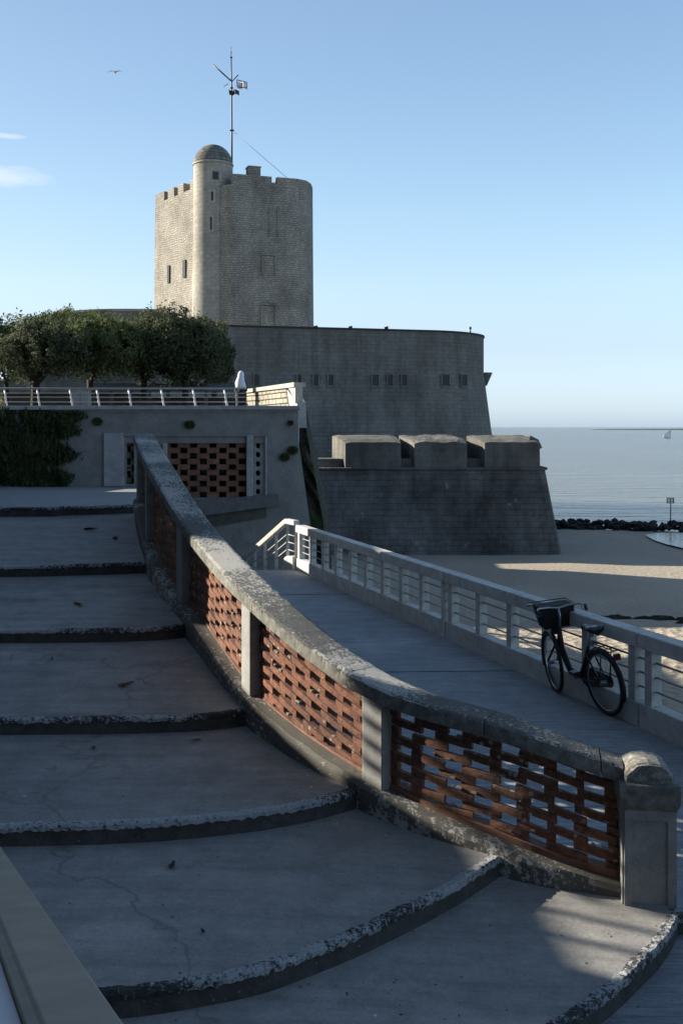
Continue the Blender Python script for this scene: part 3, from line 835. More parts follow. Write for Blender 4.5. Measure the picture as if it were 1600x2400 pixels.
# lattice panels
def lattice(sa, sb, seed):
    rd = random.Random(seed); g = MB()
    period, bl, ch = .40, .275, .0585
    k = 0; th = .075 if seed < 4 else .032
    while k < 26:
        off = (k % 2)*period/2+rd.uniform(-.012, .012)
        s = sa-period+off
        while s < sb:
            a, b_ = max(sa, s+rd.uniform(-.008, .008)), min(sb, s+bl+rd.uniform(-.008, .008))
            if b_-a > .03:
                mid = (a+b_)/2; p, t_, nn = at_s(mid)
                zc_top = -.100-k*ch
                if p.w+zc_top-ch*.6 > p.z+.075 and rd.random() > .014:
                    ja = rd.uniform(-.012, .010); jz = rd.uniform(-.005, .005); tl = rd.uniform(-.004, .004); hh_ = rd.uniform(.0, .006)
                    rings = []; m_ = 5
                    for i in range(m_+1):
                        u = i/m_; s_ = a+(b_-a)*u; bul = .005*math.sin(math.pi*u)
                        t0 = zc_top+jz+tl*(u-.5)*2; b0 = t0-ch+.001+hh_+rd.uniform(-.0012,.0012)
                        zlim = None
                        rings.append([bp(s_, .146+ja-bul, zc=b0+.003), bp(s_, .1435+ja-bul, zc=(t0+b0)/2), bp(s_, .146+ja-bul, zc=t0-.002), bp(s_, .150+th+ja-bul*.3, zc=t0-.001), bp(s_, .150+th+ja-bul*.3, zc=b0+.003)])
                    g.sweep(rings)
            s += period
        k += 1
    o = g.build('brick_lattice', M['brick'], bal, fix=False)
    return o
spans = [(pposts[i][0]+pposts[i][1]-.01, pposts[i+1][0]+.01) for i in range(4)]+[(pposts[4][0]+.19, s_new)]
for i, (a, b_) in enumerate(spans): lattice(a, b_, i)
def smears(sa, sb, seed):
    rd = random.Random(seed+50); g = MB()
    for _ in range(int((sb-sa)*14)):
        s_ = rd.uniform(sa+.03, sb-.03); p, t_, nn = at_s(s_); k = rd.randint(1, 11)
        z = -.133-k*.0585
        if p.w+z < p.z+.14: continue
        ln = rd.uniform(.012, .05); hh_ = rd.uniform(.004, .011)
        g.hexa([bp(s_, .134, zc=z-hh_), bp(s_+ln, .136, zc=z-hh_*.6), bp(s_+ln, .160, zc=z-hh_*.6), bp(s_, .160, zc=z-hh_), bp(s_, .137, zc=z+hh_*.7), bp(s_+ln, .138, zc=z+hh_), bp(s_+ln, .160, zc=z+hh_), bp(s_, .160, zc=z+hh_*.7)])
    return g
for i, (a, b_) in enumerate(spans):
    g = smears(a, b_, i)
    par = [o for o in COL.objects if o.parent == bal and o.name.startswith('brick_lattice')][i]
    o = g.build('mortar', M['mortar'], None, fix=False); o.parent = par
    o['kind'] = 'stuff'
# bottom bed of mortar under the lattice
g = MB(); rings = []
for i in range(n+1):
    s = s_top+(s_new-s_top)*i/n; rings.append([bp(s,.13,zb=.06), bp(s,.13,zb=.115+wave(s,9,.01,6)), bp(s,.22,zb=.115), bp(s,.22,zb=.06)])
g.sweep(rings); g.build('mortar_bed', M['brickdark'], bal, fix=False)

# newel post
p, t_, nn = at_s(s_new); ang = math.atan2(t_.y, t_.x)+.10
nz0 = EYE-3.02; cN = Vector((p.x, p.y, 0))+t_*.115+nn*.09
RN = Matrix.Rotation(ang, 3, 'Z')
newel = MB()
def nb(g, dx, dy, z0, z1, cx=0, cy=0):
    g.box(cN+RN @ Vector((cx, cy, 0))+Vector((0,0,(z0+z1)/2)), (dx, dy, z1-z0), mat=RN)
H = EYE-2.35
g = newel; nb(g, .305, .305, nz0-.05, H-.005); 
o_new = g.build('newel_post', M['newel'], bal, bevel=.006)
g = MB()
for sy in (-1, 1):
    nb(g, .045, .014, nz0+.03, H-.10, -.131, sy*.159); nb(g, .045, .014, nz0+.03, H-.10, .131, sy*.159)
    nb(g, .305, .014, H-.10, H-.035, 0, sy*.159); nb(g, .217, .014, nz0+.0, nz0+.05, 0, sy*.159)
for sx in (-1, 1):
    nb(g, .014, .045, nz0+.03, H-.10, sx*.159, -.131); nb(g, .014, .045, nz0+.03, H-.10, sx*.159, .131)
    nb(g, .014, .305, H-.10, H-.035, sx*.159, 0)
g.build('panel_frame', M['newel'], o_new, bevel=.003)
g = MB()
prof = [(.162,H-.045),(.174,H-.02),(.183,H+.0),(.187,H+.02),(.189,H+.10),(.185,H+.125),(.16,H+.13)]
rings = []
for r, z in prof:
    rings.append([cN+RN @ Vector((a*r, b_*r, 0))+Vector((0,0,z)) for a, b_ in ((-1,-1),(1,-1),(1,1),(-1,1))])
g.sweep(rings); g.build('moulding', M['capface'], o_new, bevel=.006)
# barrel-topped stone
g = MB(); rings = []
for i in range(25):
    u = -1+2*i/24; y_ = u*.150; ring = []
    for k in range(9):
        a = (0,.30,.62,1.05,math.pi/2,2.09,2.5,2.85,math.pi)[k]; e = 1.0
        rx, rz_ = .150, .125
        q = Vector((-math.cos(a)*rx*(1 if abs(u) < .9 else .93), y_, math.sin(a)**.75*rz_*(1 if abs(u) < .9 else .93)))
        dn = noise.noise(q*22)*.008+noise.noise(q*60)*.005
        ring.append(cN+RN @ (q*(1+dn*5))+Vector((0,0,H+.13)))
    rings.append(ring)
g.sweep(rings, smooth=False); g.build('rounded_cap', mat_worn('newel_cap_crust', (.22,.21,.19), (.55,.53,.48), 30, .45, bump=1.0, soft=.1), o_new, fix=False)

# near handrail at the foot of the camera side
dv = Vector((-.397, 1, -.299)); R0 = Vector((-.411, 2, EYE-1.142)); L0 = Vector((-.571, 2, EYE-1.142))
hr = thing('near_handrail', 'wide smooth grey handrail slanting across the bottom left corner', 'handrail', R0)
g = MB(); rings = []
for i in range(14):
    t_ = -1.6+6.4*i/13; a = R0+dv*t_; b_ = L0+dv*t_
    rings.append([a+Vector((.004,0,-.12)), a+Vector((.006,0,-.02)), a+Vector((-.006,0,0)), a.lerp(b_, .5)+Vector((0,0,.0004)), b_+Vector((.006,0,0)), b_+Vector((-.004,0,-.006)), b_+Vector((-.028,0,-.012)), b_+Vector((-.03,0,-.12))])
g.sweep(rings, smooth=False); g.build('rail', mat_plain('handrail_paint', (.30,.262,.21), .75, 0, .2, .12, 6, .3), hr, bevel=.003)
g = MB(); rings = []
for i in range(14):
    t_ = -1.6+6.4*i/13; b_ = L0+dv*t_+Vector((-.031,0,-.03))
    rings.append([b_, b_+Vector((0,0,-.5)), b_+Vector((-.5,0,-.55)), b_+Vector((-.5,0,-.005))])
g.sweep(rings); g.build('white_panel', mat_plain('glossy_white_panel', (.80,.82,.84), .12, 0, .8, .03, 2), hr)
for t_ in (-1.3, .4, 2.2, 4.2):
    a = (R0+L0)/2+dv*t_; g = MB(); zb = -.3; g.box((a.x-.25, a.y, (a.z-.3+zb)/2), (.12,.12,a.z-.3-zb)); g.build('post', M['post'], hr)

# ------------------------------------------------------------------ terrace
WY = 26.0; k_ = WY/F
def wx(x): return (x-784)*k_
def wz(y): return EYE-(y-981)*k_
tw = thing('terrace_wall', 'grey rendered retaining wall of the upper terrace with brick grille openings', 'wall', (-5, WY, 0))
g = MB()
holes = [(wx(385)+20, wx(565)+20, wz(1143), wz(1018)), (wx(584)+20, wx(608)+20, wz(1140), wz(1018)), (wx(290)+20, wx(308)+20, wz(1112), wz(1018))]
g.gridwall((-20, WY, 0), (1,0,0), (0,-1,0), [0, 20+wx(685)], [BZ-1, wz(945)], holes, .55)
x0 = wx(685); z1 = wz(1010); z2 = wz(1200); x2 = wx(712)
yb = 1.6
g.add([(x0,WY,z1),(x2,WY,z2),(x2+.5,WY,BZ-1),(x0,WY,BZ-1),(x0-.6,WY+yb,z1),(x2-.5,WY+yb,z2),(x2,WY+yb,BZ-1),(x0,WY+yb,BZ-1)],
      [(0,3,2,1),(0,1,5,4),(1,2,6,5),(4,5,6,7),(0,4,7,3)])
g.build('wall', M['render'], tw, fix=True)
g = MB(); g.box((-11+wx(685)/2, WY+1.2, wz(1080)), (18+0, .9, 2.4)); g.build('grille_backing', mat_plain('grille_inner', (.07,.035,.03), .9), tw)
# side body of terrace
g = MB()
tx = wx(685)
g.prism([(-60,WY+.57),(tx-.02,WY+.57),(-2.9,31.7),(-5.5,40),(-8,52),(-60,60)], BZ-1, wz(946)-.02)
g.build('terrace_body', M['rubble'], tw)
g = MB(); zc0, zc1 = wz(945), wz(935)
g.box(((-40+tx+.0)/2, WY+.16, (wz(941)+wz(936))/2+.02), (tx+40+.1, .55, .10)); 
g.box(((-40+tx+.0)/2, WY+.22, wz(945)+.015), (tx+40, .50, .05))
g.build('coping', M['coping'], tw, bevel=.01)
# raised frame round the grilles
g = MB()
def fb(xa, xb, ya, yb_, pr=.06):
    g.box(((wx(xa)+wx(xb))/2, WY-pr/2+.003, (wz(ya)+wz(yb_))/2), (wx(xb)-wx(xa), pr, wz(ya)-wz(yb_)))
fb(240,285,995,1117,.07); fb(567,582,1000,1143,.07); fb(375,384,1018,1143,.07); fb(609,613,1000,1140,.05)
g.build('pilaster', M['coping'], tw, bevel=.008)
g = MB(); fb(286,618,996,1002,.05); g.build('lintel', M['render'], tw)
# ledges with droppings under the grille
g = MB()
def slant(xa, ya0, ya1, xb, yb0, yb1, pr):
    a = [Vector((wx(xa), WY-pr, wz(ya0))), Vector((wx(xb), WY-pr, wz(yb0))), Vector((wx(xb), WY-pr, wz(yb1))), Vector((wx(xa), WY-pr, wz(ya1)))]
    g.extrude(a, (0, pr+.05, 0))
slant(420,1152,1190,640,1134,1160,.16); g.build('ledge', mat_concrete('ledge_render', (.17,.175,.18), (.14,.143,.148), 2), tw)
g = MB(); slant(420,1182,1222,612,1166,1188,.05); g.build('ledge', mat_concrete('ledge_mossy', (.11,.115,.10), (.08,.085,.075), 2), tw)
g = MB(); slant(420,1192,1420,700,1190,1420,.02); g.build('base_render', M['render'], tw)
# grille bricks
def grille(name, xa, xb, ya, yb_, bl, hl, ch, mat, odd=0):
    g = MB(); z = wz(yb_); k = 0; rd = random.Random(int(xa))
    while z < wz(ya)-.01:
        s = wx(xa)-(bl+hl)+((k % 2)*(bl+hl)/2)+odd
        while s < wx(xb):
            a, b_ = max(wx(xa), s), min(wx(xb), s+bl)
            if b_-a > .02:
                g.box(((a+b_)/2, WY+.10+rd.uniform(-.008,.008), z+ch/2), (b_-a, .10, ch*.96))
            s += bl+hl
        z += ch; k += 1
    g.build(name, mat, tw)
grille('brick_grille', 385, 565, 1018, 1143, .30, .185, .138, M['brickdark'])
# round-holed grille and block grille
g = MB(); za, zb = wz(1140), wz(1018); xa, xb = wx(584), wx(600); cw = (xb-xa)
cell = .23; z = za; r_ = 0
def holecell(g, cx, cz, w_, h_, r, y0, th):
    nn_ = 12; outer = []; inner = []
    for k in range(nn_):
        a = 2*math.pi*(k+.5)/nn_; ca, sa = math.cos(a), math.sin(a); m_ = max(abs(ca), abs(sa))
        outer.append((cx+ca/m_*w_/2, cz+sa/m_*h_/2)); inner.append((cx+ca*r*w_/h_*1.0, cz+sa*r))
    vs = [(x, y0, z) for x, z in outer+inner]+[(x, y0+th, z) for x, z in outer+inner]
    fs = []
    for k in range(nn_):
        l = (k+1) % nn_
        fs += [(k, l, nn_+l, nn_+k), (nn_+k, nn_+l, 3*nn_+l, 3*nn_+k)]
    g.add(vs, fs)
while z < zb-.05:
    for cxx in (xa+cw*.5-.0,):
        holecell(g, cxx+(0), z+cell/2, cw*1.0, cell, cell*.33, WY+.06, .10)
    z += cell; r_ += 1
g.box((wx(604.5), WY+.12, (za+zb)/2), (wx(609)-wx(600), .12, zb-za))
g.build('claustra', M['coping'], tw)
grille('block_grille', 290, 308, 1018, 1112, .12, .10, .16, M['rubble'])
# terrace floor
g = MB(); TF = EYE+.08
g.add([(-60,WY+.45,TF),(tx-.1,WY+.45,TF),(-2.9,31.6,TF),(-5.5,40,TF),(-8,52,TF),(-8,66,TF),(-60,66,TF)], [tuple(range(7))])
struct(g.build('terrace_floor', mat_concrete('terrace_gravel', (.30,.28,.24), (.25,.235,.2), 1.0)))

# parapet of blocks, sunlit
pa = thing('block_parapet', 'sunlit cream stone block parapet with sloping white coping at the terrace corner', 'wall', (-2, 29, TF))
A_ = Vector((-2.92, 31.6, 0)); B_ = Vector((-1.22, 27.0, 0)); dA = (B_-A_).normalized(); nA = Vector((dA.y, -dA.x, 0))
zt_ = EYE+1.03
g = MB(); LL = (B_-A_).length
vs = []
def pp(s, o, z): return Vector((A_.x, A_.y, z))+dA*s+nA*o
lev = [(0, LL-.75), (.25, LL-.62), (.5, LL-.45), (.87, LL-.25)]
g.hexa([pp(0,0,TF-.05), pp(LL-.2,0,TF-.05), pp(LL-.2,-.4,TF-.05), pp(0,-.4,TF-.05), pp(0,0,zt_), pp(LL-.75,0,zt_), pp(LL-.75,-.4,zt_), pp(0,-.4,zt_)])
g.build('block_wall', M['parapet'], pa)
g = MB(); g.box(pp(-.35, -.1, TF+.22), (.5, .3, .45), rz=math.atan2(dA.y, dA.x)); g.build('end_block', M['parapet'], pa)
g = MB()
a, b_ = pp(0,.06,zt_), pp(LL+.1,.06,zt_+.02)
g.hexa([pp(0,.06,zt_), pp(LL+.15,.06,zt_), pp(LL+.15,-.26,zt_), pp(0,-.45,zt_), pp(0,.06,zt_+.10), pp(LL+.15,.06,zt_+.12), pp(LL+.15,-.26,zt_+.12), pp(0,-.45,zt_+.10)])
# curved bracket under the coping at the corner
pts_ = [pp(LL+.15,.02,zt_)]+[pp(LL+.15-.75*u, .02, zt_-.42*(1-u)**1.8) for u in [0,.15,.3,.45,.6,.8,1.0]]
g.extrude(pts_, nA*-.2)
g.build('coping', mat_concrete('white_coping', (.44,.42,.37), (.36,.345,.30), 2, bump=.4, stain=.3), pa)
g = MB()
g.hexa([pp(LL-.8,.0,TF-.1), pp(LL+.18,-.03,TF-.1), pp(LL+.18,-.28,TF-.1), pp(LL-.8,-.30,TF-.1), pp(LL-.75,-.02,zt_-.0), pp(LL+.16,-.03,zt_-.4), pp(LL+.16,-.26,zt_-.4), pp(LL-.75,-.30,zt_-.0)])
g.build('corner_pier', M['coping'], pa)

# terrace railing
tr_ = thing('terrace_railing', 'low white metal railing with curved posts on the edge of the terrace', 'railing', (-5, WY+.1, TF))
zt2 = wz(892); zb2 = wz(938)
for x in (-140,-60,10,85,160,222,295,370,443,515):
    g = MB(); bx_ = wx(x+4)
    big = x in (370,443,515)
    y0 = WY+.02
    g.tube([(bx_+.03, y0, zb2-.03), (bx_+.03, y0, zb2+.06), (bx_, y0+.0, zb2+.2), (bx_-.02, y0+.01, zt2-.15), (bx_-.06, y0+.05, zt2)], [.035,.028,.024,.024,.022] if big else [.022]*5, 8)
    g.build('post', M['white'], tr_)
for zz, r in ((wz(892), .022), (wz(903), .012), (wz(912), .012), (wz(923), .012)):
    g = MB(); g.tube([(-14, WY+.06, zz), (wx(564), WY+.06, zz)], r, 6); g.build('rail', mat_plain('rail_grey', (.22,.225,.23), .5) if r > .02 else M['cable'], tr_)

# person on the terrace
pe = thing('person', 'person in a white hooded cloth over dark clothes standing at the terrace railing', 'person', (0,0,0))
d_ = 30.5; pc_ = P(553.5, 960, d_); px_, py_ = pc_.x, d_; hz = P(553, 851, d_).z
pe.location = (px_, py_, TF)
Hh = hz-TF
def body(rings_spec, name, mat, n=20, par=None):
    g = MB(); rings = []
    for (z, rx, ry, cx, cy) in rings_spec:
        rings.append([Vector((px_+cx+math.cos(2*math.pi*k/n)*rx*(1+.05*math.sin(k*1.7+z*5)), py_+cy+math.sin(2*math.pi*k/n)*ry, TF+z*Hh)) for k in range(n)])
    g.sweep(rings, smooth=True); return g.build(name, mat, par or pe)
bd = body([(0,.09,.07,.0,0),(.03,.10,.11,0,-.03),(.06,.09,.08,0,0),(.25,.12,.10,0,0),(.45,.155,.13,0,0),(.52,.17,.14,0,0),(.60,.15,.12,0,0),(.72,.14,.11,0,0),(.80,.145,.10,0,0),(.845,.08,.07,0,0),(.87,.055,.055,.01,-.01),(.90,.060,.072,.0,-.01),(.93,.065,.078,.0,-.01),(.955,.05,.06,.0,-.005),(.97,.02,.02,.0,0)], 'body', mat_plain('skin_dark_cloth', (.03,.028,.03), .9))
veil = mat_plain('white_cloth', (.55,.59,.68), .85, 0, .2, .06, 10)
body([(.655,.165,.14,.015,.0),(.66,.175,.15,.012,0),(.72,.165,.15,.0,0),(.78,.15,.14,-.01,0),(.83,.12,.12,-.012,0),(.87,.095,.105,-.008,0),(.92,.09,.10,0,0),(.96,.078,.09,.004,0),(.985,.05,.06,.006,0),(.995,.01,.01,.006,0)], 'veil', veil)
body([(.0,.13,.12,0,0),(.02,.15,.13,0,0),(.3,.155,.13,0,0),(.5,.145,.125,0,0),(.66,.14,.125,0,0)], 'robe', mat_plain('dark_robe', (.02,.02,.024), .9))
for sx in (-1, 1):
    g = MB(); sh = Vector((px_+sx*.11, py_, TF+.78*Hh)); el = Vector((px_+sx*.155, py_-.04, TF+.62*Hh)); wr = Vector((px_+sx*.10, py_-.16, TF+.60*Hh))
    g.tube([sh, el, wr], [.048,.04,.028], 8); g.tube([wr, wr+Vector((-sx*.03,-.07,-.01))], [.028,.02], 6)
    g.build('sleeve', bd.data.materials[0], pe)

# trees ---------------------------------------------------------------
def crown_mesh(name, blobs, nleaf, size, mat, seed, parent):
    rd = random.Random(seed); vs = []; fs = []
    for (c, r) in blobs:
        m_ = int(nleaf*(r[0]*r[1])/sum(b[1][0]*b[1][1] for b in blobs))
        for _ in range(m_):
            while True:
                v = Vector((rd.gauss(0,1), rd.gauss(0,1), rd.gauss(0,1)))
                if v.length > 0: break
            v.normalize(); rr = .72+.32*rd.random()
            if v.z < -.45 and rd.random() < .5: continue
            q = Vector((v.x*r[0]*rr, v.y*r[1]*rr, v.z*r[2]*rr))+Vector(c)
            nn_ = noise.noise(q*1.5+Vector((seed, 0, 0)))
            q += v*(nn_*.5+noise.noise(q*4.5)*.22+(.22*rd.random() if rd.random() < .08 else 0))
            if noise.noise(q*2.6+Vector((0, seed, 0))) < -.28: continue
            s = size*rd.uniform(.5, 1.25)
            a = Vector((rd.gauss(0,1), rd.gauss(0,1), rd.gauss(0,1)))
            nrm = (v*1.0+a*.55).normalized(); t1 = nrm.orthogonal().normalized(); t1.rotate(Matrix.Rotation(rd.uniform(0, 6.28), 3, nrm)); t2 = nrm.cross(t1)
            b0 = len(vs)
            vs += [q-t1*s, q-t2*s*.5+t1*.1*s, q+t1*s, q+t2*s*.5-nrm*.12*s]; fs.append((b0, b0+1, b0+2, b0+3))
    me = bpy.data.meshes.new(name); me.from_pydata([tuple(v) for v in vs], [], fs); me.materials.append(mat)
    o = bpy.data.objects.new(name, me); COL.objects.link(o); o.parent = parent
    return o
def tree(name, label, loc, blobs, trunk_h, tr, nleaf, size, mat, seed, group=None, cat='tree', lean=0):
    t = thing(name, label, cat, loc, 0, group, local=True); rd = random.Random(seed)
    g = MB()
    top = Vector((lean, 0, trunk_h))
    g.tube([(0,0,-.1),(lean*.2,0,trunk_h*.3),(lean*.6,.02,trunk_h*.7),top], [tr*1.35,tr,tr*.85,tr*.8], 10)
    for (c, r) in blobs:
        c = Vector(c); e = c+Vector((0,0,r[2]*.25)); m_ = top.lerp(e, .5)+Vector((rd.uniform(-.2,.2), rd.uniform(-.2,.2), -.1))
        g.tube([top-Vector((0,0,.15)), m_, e], [tr*.6, tr*.4, tr*.12], 7)
        for j in range(3):
            v = Vector((rd.uniform(-1,1)*r[0], rd.uniform(-1,1)*r[1], rd.uniform(0,.8)*r[2]))*.75
            g.tube([m_, m_.lerp(c+v, .6)+Vector((0,0,.1)), c+v], [tr*.3, tr*.2, tr*.06], 5)
    g.build('trunk', M['bark'], t)
    # dim inner mass so that the crown is not see-through everywhere
    crown_mesh('crown', blobs, nleaf, size, mat, seed, t)
    return t
def tz(y, d): return P(0, y, d).z
TG = 'trees on the terrace'
TR = [ # x, d, label, blobs in px (cx,cy,rx,ry)
 (15, 38, 'tree with a slim straight trunk at the left edge, in front of the pale bush', [(-30,800,62,62),(30,805,58,60)], M['leaf']),
 (82, 34, 'tree with the thickest trunk, dark spreading low crown', [(50,812,66,56),(120,805,66,66),(90,785,62,48),(160,818,52,48)], M['leafdark']),
 (155, 44, 'tree with light green top behind the thick dark trunk', [(130,766,66,46),(190,790,66,70),(160,752,70,34)], M['leaf']),
 (207, 35, 'tree in the middle of the row with yellow-green crown', [(205,805,66,66),(265,806,66,62),(240,778,66,44)], M['leaf']),
 (330, 36.5, 'tree with a wide dusky grey-green crown in front of the tower foot', [(300,796,70,70),(375,782,66,64),(345,822,74,56)], M['leafdark']),
 (425, 36, 'tree with a tall rounded dark crown', [(405,790,66,72),(452,800,56,66),(430,832,66,50)], M['leafdark']),
 (492, 41.5, 'rightmost tree with the crown falling towards the rampart', [(468,800,46,62),(500,840,38,44)], M['leafdark']),
]
for i, (x, d_, lab, bl, mt) in enumerate(TR):
    base = Vector(((x-784)/F*d_, d_, TF)); blobs = []
    for (cx, cy, rx, ry) in bl:
        s_ = d_/F
        blobs.append((((cx-x)*s_, random.uniform(-.4,.4), P(0, cy, d_).z-TF), (rx*s_*1.13, rx*s_*1.2, ry*s_*1.02)))
    tree('park_tree', lab, base, blobs, P(0, 872, d_).z-TF, .10 if x in (15,155) else (.17 if x == 82 else .13), 30000, .06, mt, 20+i, TG)
pv = thing('sunblocker', 'dark pavilion with hipped roof, added behind the trees to shade the sand', 'building', (-11, 50, TF))  # added block behind the crowns, keeps the sun off the beach
g = MB(); g.box((-11.2, 48.2, TF+.6), (5.0, 11.8, 1.4)); g.build('wall', mat_concrete('sunblocker_wall', (.09,.085,.075), (.07,.066,.06), 1), pv)
g = MB(); zr = TF+1.29; g.hexa([(-14,42,zr),(-8.4,42,zr),(-8.4,54.15,zr),(-14,54.15,zr),(-11.6,42.6,zr+2.65),(-8.42,42.6,zr+2.65),(-8.42,52.85,zr+2.65),(-11.6,52.85,zr+2.65)]); g.build('roof', M['rampart'], pv)  # roof end sloped to trim the sunlit strip on the sand
# bush behind at left
tree('bush', 'pale yellow-green rounded bush behind the left trunks', (P(45,0,55).x, 55, TF), [((0,0,.9),(1.0,1.0,1.0))], .4, .08, 3500, .10, mat_leaf('bush_leaf', (.14,.14,.05), (.22,.2,.09)), 77, cat='bush')

# things on the terrace behind the railing
lw = thing('low_wall', 'pale stone garden wall behind the trunks at the left', 'wall', (-18, 62, TF))
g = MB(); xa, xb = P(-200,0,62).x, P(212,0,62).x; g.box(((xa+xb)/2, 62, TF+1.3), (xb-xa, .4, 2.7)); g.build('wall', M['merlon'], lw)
g = MB(); g.box(((xa+xb)/2, 62, TF+2.71), (xb-xa+.1, .55, .12)); g.build('coping', M['trim'], lw)
bx1 = thing('utility_box', 'grey square utility cabinet standing behind the terrace railing', 'cabinet', (0,0,0))
q0, q1 = P(166, 895, 34), P(204, 945, 34); bx1.location = ((q0.x+q1.x)/2, 34, TF)
g = MB(); g.box(((q0.x+q1.x)/2, 34.2, (TF+q0.z)/2), (q1.x-q0.x, .4, q0.z-TF)); g.build('body', M['coping'], bx1, bevel=.015)
g = MB(); g.box(((q0.x+q1.x)/2, 34.2, q0.z+.02), (q1.x-q0.x+.06, .46, .04)); g.build('lid', M['coping'], bx1)
g = MB(); g.box(((q0.x+q1.x)/2, 33.992, (TF+q0.z)/2-.02), (.012, .01, q0.z-TF-.12)); g.build('door_seam', M['metal'], bx1)
kw = thing('terrace_shelter', 'long low dark shelter with posts under the trees', 'shelter', (-8, 38.5, TF))
xa, xb = P(214,0,38.5).x, P(560,0,38.5).x
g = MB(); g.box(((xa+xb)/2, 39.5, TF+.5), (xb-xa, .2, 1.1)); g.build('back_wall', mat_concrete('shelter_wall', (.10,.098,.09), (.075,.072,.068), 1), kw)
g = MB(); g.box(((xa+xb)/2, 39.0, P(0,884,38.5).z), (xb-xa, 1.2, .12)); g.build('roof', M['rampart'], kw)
g = MB(); g.box(((xa+xb)/2, 38.37, P(0,893,38.5).z), (xb-xa, .06, .22)); g.build('fascia', mat_plain('bluish_board', (.10,.12,.15), .6), kw)
for i in range(9):
    x = xa+(xb-xa)*i/8; g = MB(); g.box((x, 38.5, TF+.65), (.12,.12,1.3)); g.build('post', M['rampart'], kw)
bench0 = thing('bench', 'slatted bench under the trees, between the third and fourth railing posts', 'bench', (P(330,0,36).x, 36, TF), 0, 'benches on the terrace', local=True)
bw_ = mat_plain('bench_wood', (.10,.075,.055), .8)
g = MB()
for i in range(4): g.box((0, -.18+i*.12, .45), (1.5, .09, .04))
g.build('seat', bw_, bench0)
g = MB()
for i in range(3): g.box((0, .25+i*.02, .58+i*.12), (1.5, .035, .09))
g.build('backrest', bw_, bench0)
for sx in (-.6, .6):
    g = MB(); g.box((sx, -.15, .21), (.06,.06,.43)); g.box((sx, .24, .4), (.06,.06,.8)); g.box((sx, .04, .41), (.06,.36,.05)); g.build('leg', M['metal'], bench0)
dup(bench0, 'slatted bench under the trees, just right of the fourth railing post', (P(415,0,36.5).x, 36.5, TF))

# ivy on terrace wall
def leafsheet(name, label, cat, regions, mat, n, size, seed, thick=.25):
    rd = random.Random(seed); vs = []; fs = []
    for (xa, xb, ya, yb_, wgt) in regions:
        for _ in range(int(n*wgt)):
            x, y = rd.uniform(xa, xb), rd.uniform(ya, yb_)
            if xb > 200 and x > 175+noise.noise(Vector((y*.035, 2, 0)))*75-(y-945)*.12+rd.gauss(0, 9): continue
            # hanging strands
            k = noise.noise(Vector((x*.035, y*.02, seed)))*.8+noise.noise(Vector((x*.2, y*.03, seed+3)))*.35
            edge = min(1, (xb-x)/95.) if xb > 100 else 1
            if k+rd.uniform(-.35,.6)+(.8*(edge-1)) < -.1: continue
            q = Vector((wx(x), WY-.03-thick*max(0, k+.35)*rd.random(), wz(y)))
            s = size*rd.uniform(.6, 1.4); nrm = Vector((rd.gauss(0,.5), -1, rd.gauss(.2,.5))).normalized(); t1 = (Vector((rd.gauss(0,.45), 0, -1))); t1 = (t1-nrm*t1.dot(nrm)).normalized(); t2 = nrm.cross(t1)
            b0 = len(vs); vs += [q-t1*s*1.3, q-t2*s*.45, q+t1*s*1.6, q+t2*s*.45]; fs.append((b0,b0+1,b0+2,b0+3))
    me = bpy.data.meshes.new(name); me.from_pydata([tuple(v) for v in vs], [], fs); me.materials.append(mat)
    o = bpy.data.objects.new(name, me); COL.objects.link(o); tag(o, label, cat); return o
leafsheet('ivy', 'dark green ivy hanging down the terrace wall at the left', 'ivy', [(-200,235,945,1116,1.1),(150,215,945,1000,.05),(0,170,936,950,.05)], M['ivy'], 26000, .035, 5, .3)
for (x, y, r, lab) in ((225,968,11,'small weed tuft on the terrace wall beside the ivy'),(437,975,12,'round weed tuft above the large brick grille'),(668,971,6,'tiny weed tuft near the top corner of the terrace wall'),(654,1050,11,'brownish weed tuft low at the right of the terrace wall'),(672,1034,12,'green weed tuft beside the terrace wall corner')):
    rd = random.Random(int(x)); vs = []; fs = []
    for _ in range(260):
        a = rd.uniform(0, 6.28); rr = r*math.sqrt(rd.random()); q = Vector((wx(x+rr*math.cos(a)), WY-.02-.08*rd.random(), wz(y+rr*.8*math.sin(a))))
        s = .02*rd.uniform(.6,1.5); v = Vector((rd.gauss(0,1), rd.gauss(0,.5), rd.gauss(0,1))).normalized(); u = v.orthogonal().normalized()
        b0 = len(vs); vs += [q-v*s*1.6, q-u*s*.5, q+v*s*1.6, q+u*s*.5]; fs.append((b0,b0+1,b0+2,b0+3))
    me = bpy.data.meshes.new('weed_tuft'); me.from_pydata([tuple(v) for v in vs], [], fs); me.materials.append(M['ivy'])
    o = bpy.data.objects.new('weed_tuft', me); COL.objects.link(o); tag(o, lab, 'plant', 'weeds growing on the terrace wall')

# mossy buttress behind the corner
g = MB(); d_ = 30
outline = [(640,942),(700,944),(714,952),(722,985),(732,1030),(740,1100),(748,1180),(760,1300),(765,1560),(640,1560)]
front = []
def grid_face(outl_l, outl_r, d0, d1, nrow):
    pass
bm_r = []
for i in range(25):
    y = 945+(1560-945)*i/24
    xr = 704+ (y-945)*.21 if y < 1200 else 757+(y-1200)*.05
    xr += noise.noise(Vector((y*.05, 1, 0)))*3
    row = []
    for k in range(9):
        u = k/8; x = 640+(xr-640)*u; dd = 29.2+(.5*(1-u))+noise.noise(Vector((x*.06, y*.03, 2)))*.25+(u > .95)*1.5
        row.append(P(x, y, dd))
    q = P(xr, y, 29.5); row.append(Vector((q.x-1.2, 36, q.z)))
    bm_r.append(row)
nr = len(bm_r[0])
g.add([p for r in bm_r for p in r], [(j*nr+i, j*nr+i+1, (j+1)*nr+i+1, (j+1)*nr+i) for j in range(24) for i in range(nr-1)], False)
